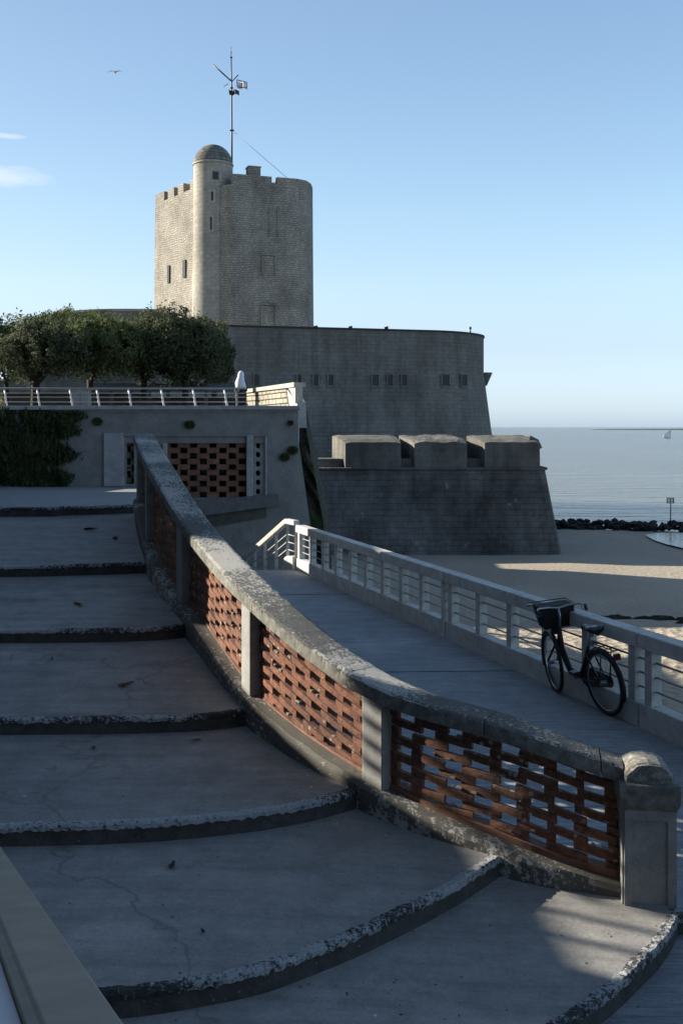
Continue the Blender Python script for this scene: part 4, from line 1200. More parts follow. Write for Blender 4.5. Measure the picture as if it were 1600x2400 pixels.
g.add([bm_r[0][i] for i in range(nr)]+[Vector((-4, 36, bm_r[0][0].z))], [tuple(range(nr+1))])
tag(g.build('mossy_buttress', mat_masonry('mossy_rubble', (.075,.07,.055), (.05,.048,.038), (.03,.03,.025), bw=.35, bh=.18, mortar=.03, bump=.9, stain=.5, streak=.4, jointmix=.35, patch=((.04,.05,.022), 1.3, .5))), 'dark mossy rough stone buttress behind the terrace corner', 'wall')
# ------------------------------------------------------------------ fort
def path_wall(path, levels, name, mat, parent, top=True, thick=2.0):
    """path: plan points; levels: [(z, outward offset)] bottom to top"""
    g = MB(); rings = []
    for i, p in enumerate(path):
        a = path[max(0, i-1)]; b_ = path[min(len(path)-1, i+1)]
        t_ = Vector((b_[0]-a[0], b_[1]-a[1], 0)).normalized(); nn = Vector((t_.y, -t_.x, 0))
        q = Vector((p[0], p[1], 0))
        ring = [q+nn*off+Vector((0,0,z)) for z, off in levels]
        ring += [q-nn*thick+Vector((0,0,levels[-1][0])), q-nn*thick+Vector((0,0,levels[0][0]))]
        rings.append(ring)
    g.sweep(rings, smooth=False)
    for f in range(len(g.f)): g.sm[f] = False
    return g.build(name, mat, parent, fix=False)
rp_ = thing('rampart', 'tall dark round-ended fort rampart with small gun openings and a thin coping', 'fort wall', (0, 72, 0))
RZT = EYE+6.53
path = [(P(380,0,66.5).x, 66.8), (P(470,0,67.6).x, 67.6)]
for x, dd in ((560,68.3),(650,69.0),(740,69.7),(830,70.4),(900,71.0),(960,71.5),(985,71.7)): path.append((P(x,0,dd).x, dd))
# rounded end
c0 = path[-1]; dirp = Vector((c0[0]-path[-2][0], c0[1]-path[-2][1], 0)).normalized(); nl = Vector((-dirp.y, dirp.x, 0)); RR = 6.0
cc = Vector((c0[0], c0[1], 0))+nl*RR
for i in range(1, 31):
    a = rad(-90+ i*6)+math.atan2(dirp.y, dirp.x)
    path.append((cc.x+RR*math.cos(a), cc.y+RR*math.sin(a)))
# shift so that the silhouette falls at the right place
path.append((path[-1][0]-25, path[-1][1]-8))
lv = [(BZ-1, 1.35), (EYE-.9, .66), (EYE-.6, .60), (EYE-.55,.62), (EYE-.45,.58), (EYE+3.05, .12), (EYE+3.7, .03), (EYE+3.75, .0), (RZT, 0)]
path_wall(path, lv, 'wall', M['rampart'], rp_, thick=1.2)
path_wall(path, [(RZT+.002, .06), (RZT+.13, .08)], 'coping', mat_concrete('rampart_coping', (.05,.05,.05), (.04,.04,.04), 1), rp_, thick=1.4)
# rampart floor
g = MB(); g.prism([(p[0], p[1]+.4) for p in path[1:]], EYE+4.8, EYE+5.0) if False else None
def on_path(xpix):
    for i in range(len(path)-1):
        a, b_ = path[i], path[i+1]; xa_, xb_ = a[0]/a[1]*F+784, b_[0]/b_[1]*F+784
        if xa_ <= xpix <= xb_:
            u = (xpix-xa_)/(xb_-xa_); t_ = Vector((b_[0]-a[0], b_[1]-a[1], 0)).normalized()
            return Vector((a[0]+(b_[0]-a[0])*u, a[1]+(b_[1]-a[1])*u, 0)), t_, Vector((t_.y, -t_.x, 0))
    return None
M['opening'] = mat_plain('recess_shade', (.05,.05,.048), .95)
for (x, w_, dk) in ((588,.34,1),(686,.28,1),(724,.35,0),(758,.36,1),(860,.5,1),(894,.4,0),(926,.4,0),(1020,.62,1),(1061,.62,1)):
    r = on_path(x)
    if not r: continue
    p, t_, nn = r; dd = p.y; z = P(0, 873, dd).z; hh = 25*dd/F*1.0; w_ = w_*.85
    Mt = Matrix(((t_.x, nn.x, 0), (t_.y, nn.y, 0), (0,0,1)))
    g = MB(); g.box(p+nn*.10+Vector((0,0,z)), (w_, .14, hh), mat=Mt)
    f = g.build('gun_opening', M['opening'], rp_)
    g = MB(); g.box(p+nn*.13+Vector((0,0,z-hh/2-.08)), (w_+.25, .2, .12), mat=Mt); g.box(p+nn*.13+t_*(w_/2+.05)+Vector((0,0,z)), (.09, .17, hh), mat=Mt); g.box(p+nn*.13-t_*(w_/2+.05)+Vector((0,0,z)), (.09, .17, hh), mat=Mt); g.build('surround', M['rampart'], f)
# drainage: small stub turret at right
r = None
bt = MB(); q = P(1114, 856, 77.3)
bt.lathe([(.52,0),(.50,-.08),(.34,-.45),(.12,-.95),(0,-1.0)], (q.x, q.y, q.z), 20); bt.lathe([(0,.0),(.52,0)], (q.x, q.y, q.z), 20)
bt.build('corbel_stub', M['rampart'], rp_)
# little things along the rampart top
ob = []
for (x, w_, h_, nm, lab) in ((728,10,3,'roof_vent','low flat vent on the rampart top just right of the tower foot'),(808,9,4,'roof_vent','flat dark vent on the rampart top, middle one'),(891,9,5,'floodlight','small dark floodlight on the rampart top')):
    r = on_path(x) 
    if not r: continue
    p, t_, nn = r; s_ = p.y/F
    g = MB(); g.box(p-nn*.4+Vector((0,0,RZT+.15+h_*s_/2)), (w_*s_, .3, h_*s_)); g.box(p-nn*.4+Vector((w_*s_*.2,0,RZT+.15+h_*s_)), (w_*s_*.5, .36, h_*s_*.5))
    o = g.build(nm, M['metal'], None, bevel=.02); tag(o, lab, 'vent' if nm == 'roof_vent' else 'floodlight')
r = on_path(1082) or on_path(1060); p = r[0]
g = MB(); g.tube([p+Vector((0,.6,RZT)), p+Vector((0,.6,RZT+.62))], .05, 6); g.box(p+Vector((0,.6,RZT+.5)), (.16,.1,.12)); tag(g.build('marker_post', M['metal']), 'short thin post on the rounded end of the rampart', 'post')

# left round bastion seen above the trees
bs = thing('round_bastion', 'grey round bastion wall rising behind the trees on the left', 'fort wall', (-22, 90, 0))
pth = []
cx_, cy_ = P(290,0,96).x, 103; Rb = 8.6
for i in range(49):
    a = math.pi+math.pi*i/48*1.0; pth.append((cx_+Rb*math.cos(a)*1.0, cy_+Rb*.9*math.sin(a)))
bz = P(0,714,95).z
path_wall(pth, [(BZ,.9),(bz-2,.05),(bz,0)], 'wall', M['rampart'], bs, thick=1.0)
path_wall(pth, [(bz+.003,.08),(bz+.22,.08)], 'coping', M['tower'], bs, thick=1.1)

# keep
kt = thing('keep_tower', 'massive square stone keep with crenellated top and a domed corner turret', 'tower', (-9, 92, EYE+5))
ZT = EYE+21.4; ZB = EYE+4
pL0 = P(357,0,96.4); pL1 = P(446,0,90.0); pR0 = P(533,0,88.2); pR1 = P(680,0,90.0); pR2 = P(703,0,90.7); pR3 = P(714,0,91.9); pR4 = P(718,0,93.5)
T_ = lambda p: Vector((p.x, p.y, 0))
nL = Vector((-.83,-.55,0))
core = [T_(pL0), T_(pL1), T_(pR0), T_(pR1), T_(pR2), T_(pR3), T_(pR4), T_(pR4)+Vector((-1.5,9,0)), T_(pL0)+Vector((3.0,9.5,0))]
g = MB(); ccx = sum((p for p in core), Vector())/len(core)
rings = []
ztops = [ZT]*9
for idx in range(10):
    p = core[idx % 9]; off = (p-ccx)*.022
    rings.append([p+off+Vector((0,0,ZB)), p+Vector((0,0,ZT-.9)), p+Vector((0,0,ZT-.9))])
g.sweep([[r[0], r[1]] for r in rings], closed_ring=False)
g.add([p+Vector((0,0,ZT-1.6)) for p in core], [tuple(range(9))])
kw_ = g.build('wall', M['tower'], kt, fix=False)
# parapet with notches
def parapet(pa_, pb, gaps, z0, z1, name='parapet', th=.7):
    d = (pb-pa_); Ln = d.length; d.normalize(); nn = Vector((d.y, -d.x, 0))
    g = MB(); g.gridwall(pa_+Vector((0,0,0)), d, nn, [0, Ln], [z0, z1], [(a*Ln, b_*Ln, z, z1) for a, b_, z in gaps], th)
    return g.build(name, M['tower'], kt)
parapet(T_(pL0), T_(pL1), [(.24,.34,ZT-.85),(.50,.60,ZT-.85),(.74,.90,ZT-.80)], ZT-.902, ZT)
parapet(T_(pR0), T_(pR1), [(.615,.70,ZT-.62)], ZT-.902, ZT+.0)
for a, b_ in ((pR1,pR2),(pR2,pR3),(pR3,pR4)): parapet(T_(a), T_(b_), [], ZT-.902, ZT)
parapet(T_(pR4), core[7], [], ZT-.902, ZT); parapet(core[7], core[8], [(.3,.4,ZT-.8)], ZT-.902, ZT-.02); parapet(core[8], T_(pL0), [(.4,.5,ZT-.8)], ZT-.902, ZT)
g = MB(); cm = ccx; inn = [cm+(p-cm)*.74 for p in core]
g.prism([(p.x, p.y) for p in inn], ZT-1.7, ZT-.22); g.build('roof_platform', M['rampart'], kt)
# raised chimney block
g = MB(); q = P(581,0,89.6); dR = (T_(pR1)-T_(pR0)).normalized()
g.box((q.x, q.y+.3, ZT+.35), (1.05, 1.0, 1.0), rz=math.atan2(dR.y, dR.x)); g.box((q.x, q.y+.3, ZT+.89), (1.15, 1.1, .1), rz=math.atan2(dR.y, dR.x)); g.build('chimney_block', M['tower'], kt)
g = MB(); q = P(628,0,92); g.box((q.x, q.y, ZT-.45), (.8,.8,1.0)); g.build('roof_box', M['white'], kt)
# turret
tc_ = P(489.5,0,90.3); rt = 1.72
tz0 = P(0,371,88.7).z; tz1 = P(0,323.5,89).z
g = MB(); g.lathe([(rt*1.06,ZB),(rt*1.03,EYE+12),(rt*.985,EYE+17),(rt*.97,tz0)], (tc_.x, tc_.y, 0), 48, True)
tu = g.build('turret', M['turret'], kt, fix=False)
g = MB(); g.lathe([(rt*.97,tz0),(rt*1.02,tz0+.03),(rt*1.02,tz0+.14),(rt*.97,tz0+.17)], (tc_.x, tc_.y, 0), 48, False); g.build('string_course', M['trim'], tu, fix=False)
g = MB(); pr_ = []
for i in range(17):
    a = math.pi/2*i/16; pr_.append((rt*.965*math.cos(a), tz0+.17+(tz1-tz0-.17)*math.sin(a)))
g.lathe(pr_, (tc_.x, tc_.y, 0), 40); g.build('dome', mat_masonry('dome_stone', (.23,.225,.21), (.19,.186,.175), (.10,.095,.09), bw=.6, bh=.3, mortar=.03, bump=.5, stain=.45), tu, fix=False)
def slit(parent, p, t_, nn, z0, z1, w_, dark=True, surround=True):
    Mt = Matrix(((t_.x, nn.x, 0), (t_.y, nn.y, 0), (0,0,1)))
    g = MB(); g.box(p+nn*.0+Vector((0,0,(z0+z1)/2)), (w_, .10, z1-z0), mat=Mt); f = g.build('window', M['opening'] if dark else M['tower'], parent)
    if surround:
        g = MB()
        for s_ in (-1, 1): g.box(p-nn*.035+t_*s_*(w_/2+.09)+Vector((0,0,(z0+z1)/2)), (.18, .14, z1-z0+.3), mat=Mt)
        g.box(p-nn*.035+Vector((0,0,z1+.08)), (w_, .14, .16), mat=Mt); g.box(p-nn*.035+Vector((0,0,z0-.08)), (w_, .14, .16), mat=Mt); g.build('surround', M['trim'], f)
def on_face(pa_, pb, xpix):
    for i in range(400):
        u = i/399; p = pa_.lerp(pb, u)
        if p.x/p.y*F+784 >= xpix: 
            d = (pb-pa_).normalized(); return p, d, Vector((d.y, -d.x, 0))
for (x, ya, yb_, w_) in ((390,610,650,.40),(426,597,637,.5),(427,706,727,.45)):
    p, t_, nn = on_face(T_(pL0), T_(pL1), x); p = p+nn*.12; slit(kw_, p, t_, nn, P(0,yb_,p.y).z, P(0,ya,p.y).z, w_, True, False)
for (x, ya, yb_, w_, sr) in ((501,394,412,.5,False),(493,440,461,.2,True),(490.5,498,528,.16,True)):
    a = math.asin((x-489.5)/47); nn = Vector((math.sin(a), -math.cos(a), 0)); t_ = Vector((math.cos(a), math.sin(a), 0)); p = T_(tc_)+nn*(rt*.975 if ya < 480 else rt*.99); slit(tu, p, t_, nn, P(0,yb_,p.y).z, P(0,ya,p.y).z, w_, True, sr)
# blind reliefs on the right face
for (x0_, x1_, ya, yb_) in ((601,632,585,632),(599,632,700,752)):
    p, t_, nn = on_face(T_(pR0), T_(pR1), (x0_+x1_)/2); Mt = Matrix(((t_.x, nn.x, 0), (t_.y, nn.y, 0), (0,0,1))); s_ = p.y/F
    g = MB(); za, zb = P(0,yb_,p.y).z, P(0,ya,p.y).z; p = p+nn*(.12 if ya < 650 else .2)
    wd_ = (x1_-x0_)*s_
    g.box(p+t_*wd_/2+Vector((0,0,(za+zb)/2)), (.12,.14,zb-za), mat=Mt); g.box(p-t_*wd_/2+Vector((0,0,(za+zb)/2)), (.12,.14,zb-za), mat=Mt); g.box(p+Vector((0,0,zb)), (wd_+.2,.16,.12), mat=Mt)
    g.build('blocked_opening', M['tower'], kw_)
for x in (618,637):
    p, t_, nn = on_face(T_(pR0), T_(pR1), x); g = MB(); g.tube([p+nn*.1+Vector((0,0,P(0,545,p.y).z)), p+nn*.07+Vector((0,0,P(0,475,p.y).z))], .05, 6); g.build('drainpipe', M['tower'], kw_)
g = MB(); q = P(423,0,95); g.tube([(q.x,q.y,ZT-1),(q.x,q.y,ZT+.5)], .05, 6); g.box((q.x,q.y,ZT+.1), (.3,.2,.4)); g.build('weather_sensor', M['metal'], kt)

# mast
dm = 92.5
ms = thing('signal_mast', 'tall thin dark mast with yards and flags rising behind the turret', 'mast', P(532,371,dm))
def mp_(x, y): return P(x, y, dm)
g = MB(); g.tube([Vector((mp_(532.5,400).x, dm, ZT-1.5)), mp_(532.6,300), mp_(531.5,180), mp_(531,130)], [.09,.075,.065,.05], 8); g.tube([mp_(531,130), mp_(531,106)], [.03,.02], 6); g.build('pole', M['metal'], ms)
for (a, b_, r) in (((532,187),(489.5,148.5),.06),((533,187),(547.5,172),.045),((524,192.5),(514,198.5),.03)):
    g = MB(); g.tube([mp_(*a), mp_(*b_)], r, 6); g.build('yard', M['metal'], ms)
g = MB()
for (x, y, r) in ((531,132,.12),(531,120.5,.06),(532,202,.16),(532.5,299.5,.22)):
    q = mp_(x, y); g.lathe([(0,.1),(r,.03),(r,-.03),(0,-.1)], (q.x,q.y,q.z), 10)
g.build('fitting', M['metal'], ms)
def flag(c4, mat, name='flag'):
    a, b_, c, d = [mp_(*p) for p in c4]; rows = []
    for i in range(9):
        u = i/8; wv = Vector((0, .25*math.sin(u*7), 0)); p0 = a.lerp(b_, u)+wv; p1 = d.lerp(c, u)+wv; rows.append([p0, p1, p1+Vector((0,.03,0)), p0+Vector((0,.03,0))])
    g = MB(); g.sweep(rows); return g.build(name, mat, ms, fix=False)
flag([(525,205.5),(549,208),(549,218),(527,217.5)], mat_plain('dark_flag', (.04,.03,.045), .8))
fl = flag([(545,185.5),(568,192),(568,205),(545.5,202)], mat_plain('pale_flag', (.75,.72,.74), .8))
g = MB()
for a, b_ in (((545,186),(568,192)),((545,202),(568,205)),((545,186),(545.5,202)),((568,192),(568,205)),((556,189),(557.5,203.5))):
    g.bar(mp_(*a)+Vector((0,-.32,0)), mp_(*b_)+Vector((0,-.32,0)), .05, .09, up=Vector((0,1,0)))
g.build('dark_border', M['metal'], fl)
g = MB(); g.tube([mp_(537,303), Vector((P(667,0,91.5).x, 91.5, ZT+.15))], .018, 5); g.build('guy_wire', M['metal'], ms)

# battery with merlons
bt_ = thing('battery', 'low dark battery wall with battered base and thick merlons standing on the sand', 'fort wall', (5, 54, BZ))
def bpnt(x, y, d=53.0): return P(x, y, d)
zs = P(0,1078,53).z; zb = BZ-.6
xr_s, xr_b = P(1245,0,53).x, P(1276,0,52.2).x
bat = .9
def bat_grid():
    g = MB(); rows = []
    for j in range(13):
        v = j/12; z = zs+(zb-zs)*v; row = []
        for i in range(31):
            u = i/30; x = -14+(xr_s+(xr_b+.12-xr_s)*v+14)*u; y = 53.6-bat*v
            dn = noise.noise(Vector((x*.5, z*.5, 4)))*.07+noise.noise(Vector((x*2, z*2, 4)))*.03
            row.append(Vector((x, y+dn, z)))
        # rounded corner then side
        for (dx, dy) in ((.25,.12),(.4,.45),(.45,1.2),(.3,4),(-1,12),(-4,26)):
            xx = row[30].x+dx*(.8+.4*v); row.append(Vector((xx-.0, 53.6-bat*v+dy, z)))
        rows.append(row)
    n_ = len(rows[0]); g.add([p for r in rows for p in r], [(j*n_+i, (j+1)*n_+i, (j+1)*n_+i+1, j*n_+i+1) for j in range(12) for i in range(n_-1)], False)
    top = rows[0]; g.add(top+[Vector((-14, 80, zs))], [tuple(range(len(top)+1))])
    return g
bat_grid().build('wall', M['battery'], bt_, fix=True)
g = MB(); pr = [Vector((-14,53.55,zs)), Vector((xr_s,53.55,zs)), Vector((xr_s+.3,53.7,zs)), Vector((xr_s+.42,54.1,zs)), Vector((xr_s+.46,56,zs)), Vector((xr_s+.3,58,zs))]
g.tube(pr, .07, 8); g.build('string_course', M['battery'], bt_)
zm = P(0,1008,53.9).z
def merlon(xa, xb, cheek, yfront=53.72, rough_top=0, hcut=0, depth=2.6, left_in=1.0, right_in=1.0):
    # trapezoid plan: wide in front, splayed embrasure cheeks behind
    a, b_ = P(xa,0,53.8).x, P(xb,0,53.8).x
    rows = []
    zt_ = zm-hcut
    for (z, off) in ((zs+.0,0),(zt_-.05,.12),(zt_+.1,.0)):
        pass
    g = MB(); N1 = 10; 
    fr = [Vector((a+(b_-a)*i/N1, yfront, 0)) for i in range(N1+1)]
    bk = [Vector((a+left_in+(b_-a-left_in-right_in)*i/N1, yfront+depth, 0)) for i in range(N1+1)]
    def jz(p): return rough_top*(noise.noise(Vector((p.x*1.5, p.y*1.5, 5)))*.5)+noise.noise(Vector((p.x*3, p.y*3, 7)))*.03
    top = []
    for j in range(5):
        for i in range(N1+1):
            p = fr[i].lerp(bk[i], j/4); top.append(p+Vector((0,0,zt_-.08+.26*j/4-(.09 if j == 0 else 0)-(.05 if i in (0, N1) else 0)+jz(p)*.8)))
    n_ = N1+1
    g.add(top, [(j*n_+i, j*n_+i+1, (j+1)*n_+i+1, (j+1)*n_+i) for j in range(4) for i in range(N1)])
    ring = [top[i] for i in range(n_)]+[top[j*n_+N1] for j in range(1,5)]+[top[4*n_+i] for i in range(N1-1,-1,-1)]+[top[j*n_] for j in range(3,0,-1)]
    low = [Vector((p.x, p.y-(.1 if p.y < yfront+.1 else 0), zs+.02)) for p in ring]
    m_ = len(ring); g.add(ring+low, [(i, m_+i, m_+(i+1) % m_, (i+1) % m_) for i in range(m_)])
    return g.build('merlon', M['merlon'], bt_, fix=True)
o1 = merlon(793, 920, 0, left_in=-.70, right_in=.2)
o2 = merlon(951, 1071, 0, rough_top=.22, left_in=-.65, right_in=.25)
o3 = merlon(1112, 1238, 0, rough_top=.12, left_in=-.65, right_in=.3, depth=2.4)
o1['label'] = 'left merlon with a sunlit inner cheek'; o3['label'] = 'right merlon with a sunlit inner cheek'; o2['label'] = 'middle merlon with a crumbling top'
g = MB(); rock(g, (P(1222,0,54).x, 54.6, zm-.25), .62, 5); g.build('worn_corner', M['battery'], bt_)
# embrasure sills (raised)
for x_ in (765, 936, 1092):
    g = MB(); g.box((P(x_,0,54).x, 55.1, zs+.25), (1.6, 2.0, .5)); g.build('embrasure_sill', M['merlon'], bt_)

# ------------------------------------------------------------------ bicycle
bk = thing('bicycle', 'black step-through bicycle with front basket leaning on the ramp railing', 'bicycle', (2.71, 10.60, 0), local=True)
heading = math.atan2(.947, -.32)   # rear -> front
bk.rotation_euler = (0, 0, 0)
rear = Vector((2.725,10.72,0)); fdir = Vector((-.335,.942,0)).normalized(); sdir = Vector((fdir.y,-fdir.x,0))
LEAN = rad(7)
up = (Vector((0,0,1))*math.cos(LEAN)+sdir*math.sin(LEAN)); sd2 = (sdir*math.cos(LEAN)-Vector((0,0,1))*math.sin(LEAN))
Rb3 = Matrix((fdir, sd2, up)).transposed()
bk.location = rear; bk.rotation_euler = Rb3.to_euler()
RWh = .335; WB = 1.0
def bld(g, nm, mat, par=None, **k):
    o = g.build(nm, mat, None, **k); o.parent = par or bk; return o
def circ(c, r, n=40, rot=None):
    out = []
    for i in range(n):
        a = 2*math.pi*i/n; v = Vector((math.cos(a)*r, 0, math.sin(a)*r))
        if rot is not None: v = rot @ v
        out.append(Vector(c)+v)
    return out
steer = Matrix.Rotation(rad(-14), 3, 'Z')
def wheel(c, rot, nm):
    g = MB(); g.tube(circ(c, RWh-.02, 48, rot), .021, 8, closed=True); w_ = bld(g, 'wheel', M['rubber'])
    g = MB(); g.tube(circ(c, RWh-.047, 48, rot), .010, 6, closed=True); bld(g, 'rim', M['chrome'], w_)
    g = MB()
    ax = (rot @ Vector((0,1,0))) if rot is not None else Vector((0,1,0))
    g.tube([Vector(c)-ax*.05, Vector(c)+ax*.05], .022, 10)
    bld(g, 'hub', M['chrome'], w_)
    g = MB()
    for i in range(28):
        a = 2*math.pi*i/28; v = Vector((math.cos(a), 0, math.sin(a)))
        if rot is not None: v = rot @ v
        g.tube([Vector(c)+ax*(.03 if i % 2 else -.03), Vector(c)+v*(RWh-.05)], .0011, 4, cap=False)
    bld(g, 'spokes', M['chrome'], w_)
    return w_
wheel((0,0,RWh), None, 'r')
fc = Vector((WB,0,RWh)); wheel(fc, steer, 'f')
def fender(c, a0, a1, rot, rr=RWh+.02, wd=.026):
    g = MB(); rings = []
    for i in range(25):
        a = rad(a0+(a1-a0)*i/24); ring = []
        for (dy, dr) in ((-wd,-.010),(-wd*.5,.004),(0,.008),(wd*.5,.004),(wd,-.010),(wd,-.013),(0,.004),(-wd,-.013)):
            v = Vector((math.cos(a)*(rr+dr), dy, math.sin(a)*(rr+dr)))
            if rot is not None: v = rot @ v
            ring.append(Vector(c)+v)
        rings.append(ring)
    g.sweep(rings, smooth=True); return g
bld(fender((0,0,RWh), 20, 200, None), 'rear_mudguard', M['black'])
bld(fender(fc, -20, 125, steer), 'front_mudguard', M['black'])
BB = Vector((.44,0,.29)); ST = Vector((.23,0,.66)); HB = Vector((.815,0,.60)); HT = Vector((.775,0,.76)); ft = Vector((.74,0,.86))
g = MB()
g.tube([BB, ST], .021, 10); g.tube([HB, HT], .024, 10)
g.tube([HT-Vector((0,0,.03)), Vector((.75,0,.55)), Vector((.63,0,.34)), BB+Vector((.02,0,.0))], .023, 10)
g.tube([HB-Vector((0,0,0)), Vector((.77,0,.46)), Vector((.65,0,.29)), BB], .020, 10)
for sy in (-.045, .045):
    g.tube([BB+Vector((0,sy*.5,0)), Vector((0,sy,RWh))], .011, 8); g.tube([ST-Vector((0,0,.08)), Vector((.2,sy,.58)), Vector((0,sy,RWh))], .010, 8)
bld(g, 'frame', M['black'])
g = MB(); g.tube([ST-Vector((0,0,.02)), Vector((.165,0,.84))], .015, 8); bld(g, 'seat_post', M['chrome'])
g = MB()
for sy in (-1, 1):
    g.tube([HB+Vector((0,0,0)), HB+Vector((.03,sy*.04,-.04)), fc+steer @ Vector((.0,sy*.055,.02))], .013, 8)
bld(g, 'fork', M['black'])
# saddle: wide with nose
g = MB(); rings = []
for (x, w_, zt_, zb_) in ((.09,.012,.875,.865),(.17-.0,.03,.89,.865),(.25,.045,.90,.862),(.31,.075,.905,.86)):
    pass
for (x, w_, h_) in ((.31,.015,.86),(.27,.028,.875),(.21,.04,.88),(.15,.07,.885),(.10,.10,.89),(.06,.105,.895),(.03,.09,.885),(.02,.04,.87)):
    ring = []
    for k in range(12):
        a = 2*math.pi*k/12; dz = math.sin(a); ring.append(Vector((x, math.cos(a)*w_, h_+(dz*.022 if dz > 0 else dz*.045)-(.012*math.exp(-(math.cos(a)*3)**2) if x < .2 else 0))))
    rings.append(ring)
g.sweep(rings, smooth=True); sa_ = bld(g, 'saddle', M['black'])
g = MB()
for sy in (-.05, .05):
    for zz in range(4): g.tube(circ((.06, sy, .81+.012*zz), .018, 12, Matrix.Rotation(rad(90), 3, 'X')), .003, 4, closed=True)
bld(g, 'springs', M['chrome'], sa_)
# stem + bars
g = MB(); g.tube([HT, Vector((.74,0,.88)), Vector((.755,0,.985))], .014, 8)
hb = []
for (x, y, z) in ((-.16,-.25,.97),(-.08,-.27,1.0),(.0,-.23,1.01),(.03,-.11,1.0),(.02,0,.985),(.03,.11,1.0),(.0,.23,1.01),(-.08,.27,1.0),(-.16,.25,.97)):
    v = steer @ Vector((x, y, 0)); hb.append(Vector((.74+v.x, v.y, z)))
g.tube(hb, .011, 8); h_ = bld(g, 'handlebar', M['chrome'])
for e in (0, 1):
    a, b_ = (hb[0], hb[1]) if e == 0 else (hb[-1], hb[-2]); g = MB(); g.tube([a, a.lerp(b_, 1.1)], .018, 8); bld(g, 'grip', M['rubber'], h_)
    g = MB(); q = a.lerp(b_, 1.2); g.tube([q, q+Vector((.10,0,-.02)), a+Vector((.05,0,-.02))], .005, 5); bld(g, 'brake_lever', M['chrome'], h_)
g = MB(); q = hb[6]; g.tube([q, q+Vector((0,.0,.05)), q+Vector((.0,.07,.06))], .005, 5); g.lathe([(.0,-.004),(.038,-.004),(.038,.004),(0,.004)], q+Vector((0,.10,.06)), 14); bld(g, 'bell', M['black'], h_)
g = MB(); g.lathe([(.0,-.03),(.03,-.03),(.045,.0),(.045,.03),(0,.03)], (0,0,0), 16)
lampm = g; o = bld(lampm, 'headlamp', M['black']); o.location = (.86,0,.72); o.rotation_euler = (0, rad(90), 0)
# basket of wire mesh
bx0 = steer @ Vector((.06,0,0)); o0 = Vector((.74,0,0))+bx0
g = MB(); Wt, Wb, Lt, Lb, z1, z0 = .20, .16, .32, .24, 1.0, .755
def bkp(u, v, zf):   # u across -1..1, v along 0..1
    W_ = Wb+(Wt-Wb)*zf; Ln = Lb+(Lt-Lb)*zf; q = steer @ Vector((v*Ln, u*W_, 0)); return o0+Vector((q.x, q.y, z0+(z1-z0)*zf))
for zf in [i/9 for i in range(10)]:
    th_ = .006 if zf == 1 else .0016
    g.tube([bkp(-1,0,zf), bkp(1,0,zf), bkp(1,1,zf), bkp(-1,1,zf)], th_, 4, closed=True)
nv = 16
for i in range(nv+1):
    u = -1+2*i/nv
    for v in (0, 1): g.tube([bkp(u,v,0), bkp(u,v,1)], .0016, 4)
    g.tube([bkp(u,0,0), bkp(u,1,0)], .0016, 4)
for i in range(13):
    v = i/12
    for u in (-1, 1): g.tube([bkp(u,v,0), bkp(u,v,1)], .0016, 4)
    g.tube([bkp(-1,v,0), bkp(1,v,0)], .0016, 4)
ba = bld(g, 'basket', M['black'])
g = MB(); rings = []
for zf in (.02,.25,.5,.7,.93):
    s_ = .97; rings.append([bkp(-s_,.03,zf), bkp(s_,.03,zf), bkp(s_,.97,zf), bkp(-s_,.97,zf)])
g.sweep(rings); bld(g, 'basket_liner', mat_plain('dark_liner', (.03,.028,.026), .9), ba)
# rack, chain guard, cranks, stand, lights, lock
g = MB()
for sy in (-.06, 0, .06): g.tube([(.22,sy*.6,.70), (.12,sy,.715), (-.26,sy,.715)], .006, 6)
for x in (.1,-.02,-.14,-.25): g.tube([(x,-.06,.715), (x,.06,.715)], .005, 6)
for sy in (-.06, .06): g.tube([(-.1,sy,.71), (-.01,sy,RWh)], .006, 6)
g.tube([(-.1,-.06,.71),(-.01,-.07,RWh)], .006, 6)
bld(g, 'rack', M['black'])
g = MB(); g.box((-.28,0,.66), (.03,.07,.06)); bld(g, 'rear_light', mat_plain('red_lens', (.12,.01,.01), .3))
g = MB(); rings = []
for i in range(21):
    a = 2*math.pi*i/20
    pass
pts_ = []
for i in range(13): a = rad(-90+180*i/12); pts_.append(Vector((BB.x+.11*math.cos(a), -.06, BB.z+.11*math.sin(a))))
for i in range(9): a = rad(90+180*i/8); pts_.append(Vector((.0+.065*math.cos(a), -.06, RWh+.065*math.sin(a))))
g.extrude(pts_, (0,-.012,0)); bld(g, 'chain_guard', M['black'])
for sg, sy in ((1,-.09),(-1,.09)):
    g = MB(); e = BB+Vector((sg*.12, sy, -sg*.11)); g.tube([BB+Vector((0,sy*.8,0)), e], .009, 6); g.box(e+Vector((0,(.05 if sy > 0 else -.05),0)), (.09,.09,.022)); bld(g, 'pedal', M['black'])
g = MB(); g.tube([BB+Vector((-.06,-.03,-.03)), Vector((.34,-.16,.01))], .008, 6); g.box((.34,-.17,.01), (.05,.03,.015)); bld(g, 'kickstand', M['metal'])

# ------------------------------------------------------------------ unseen buildings added to shade the stairs and ramp
hs = thing('shade_house', 'added house out of view at left, pierced to shade and light the stairway', 'house', (-14, 12, 0))
g = MB()
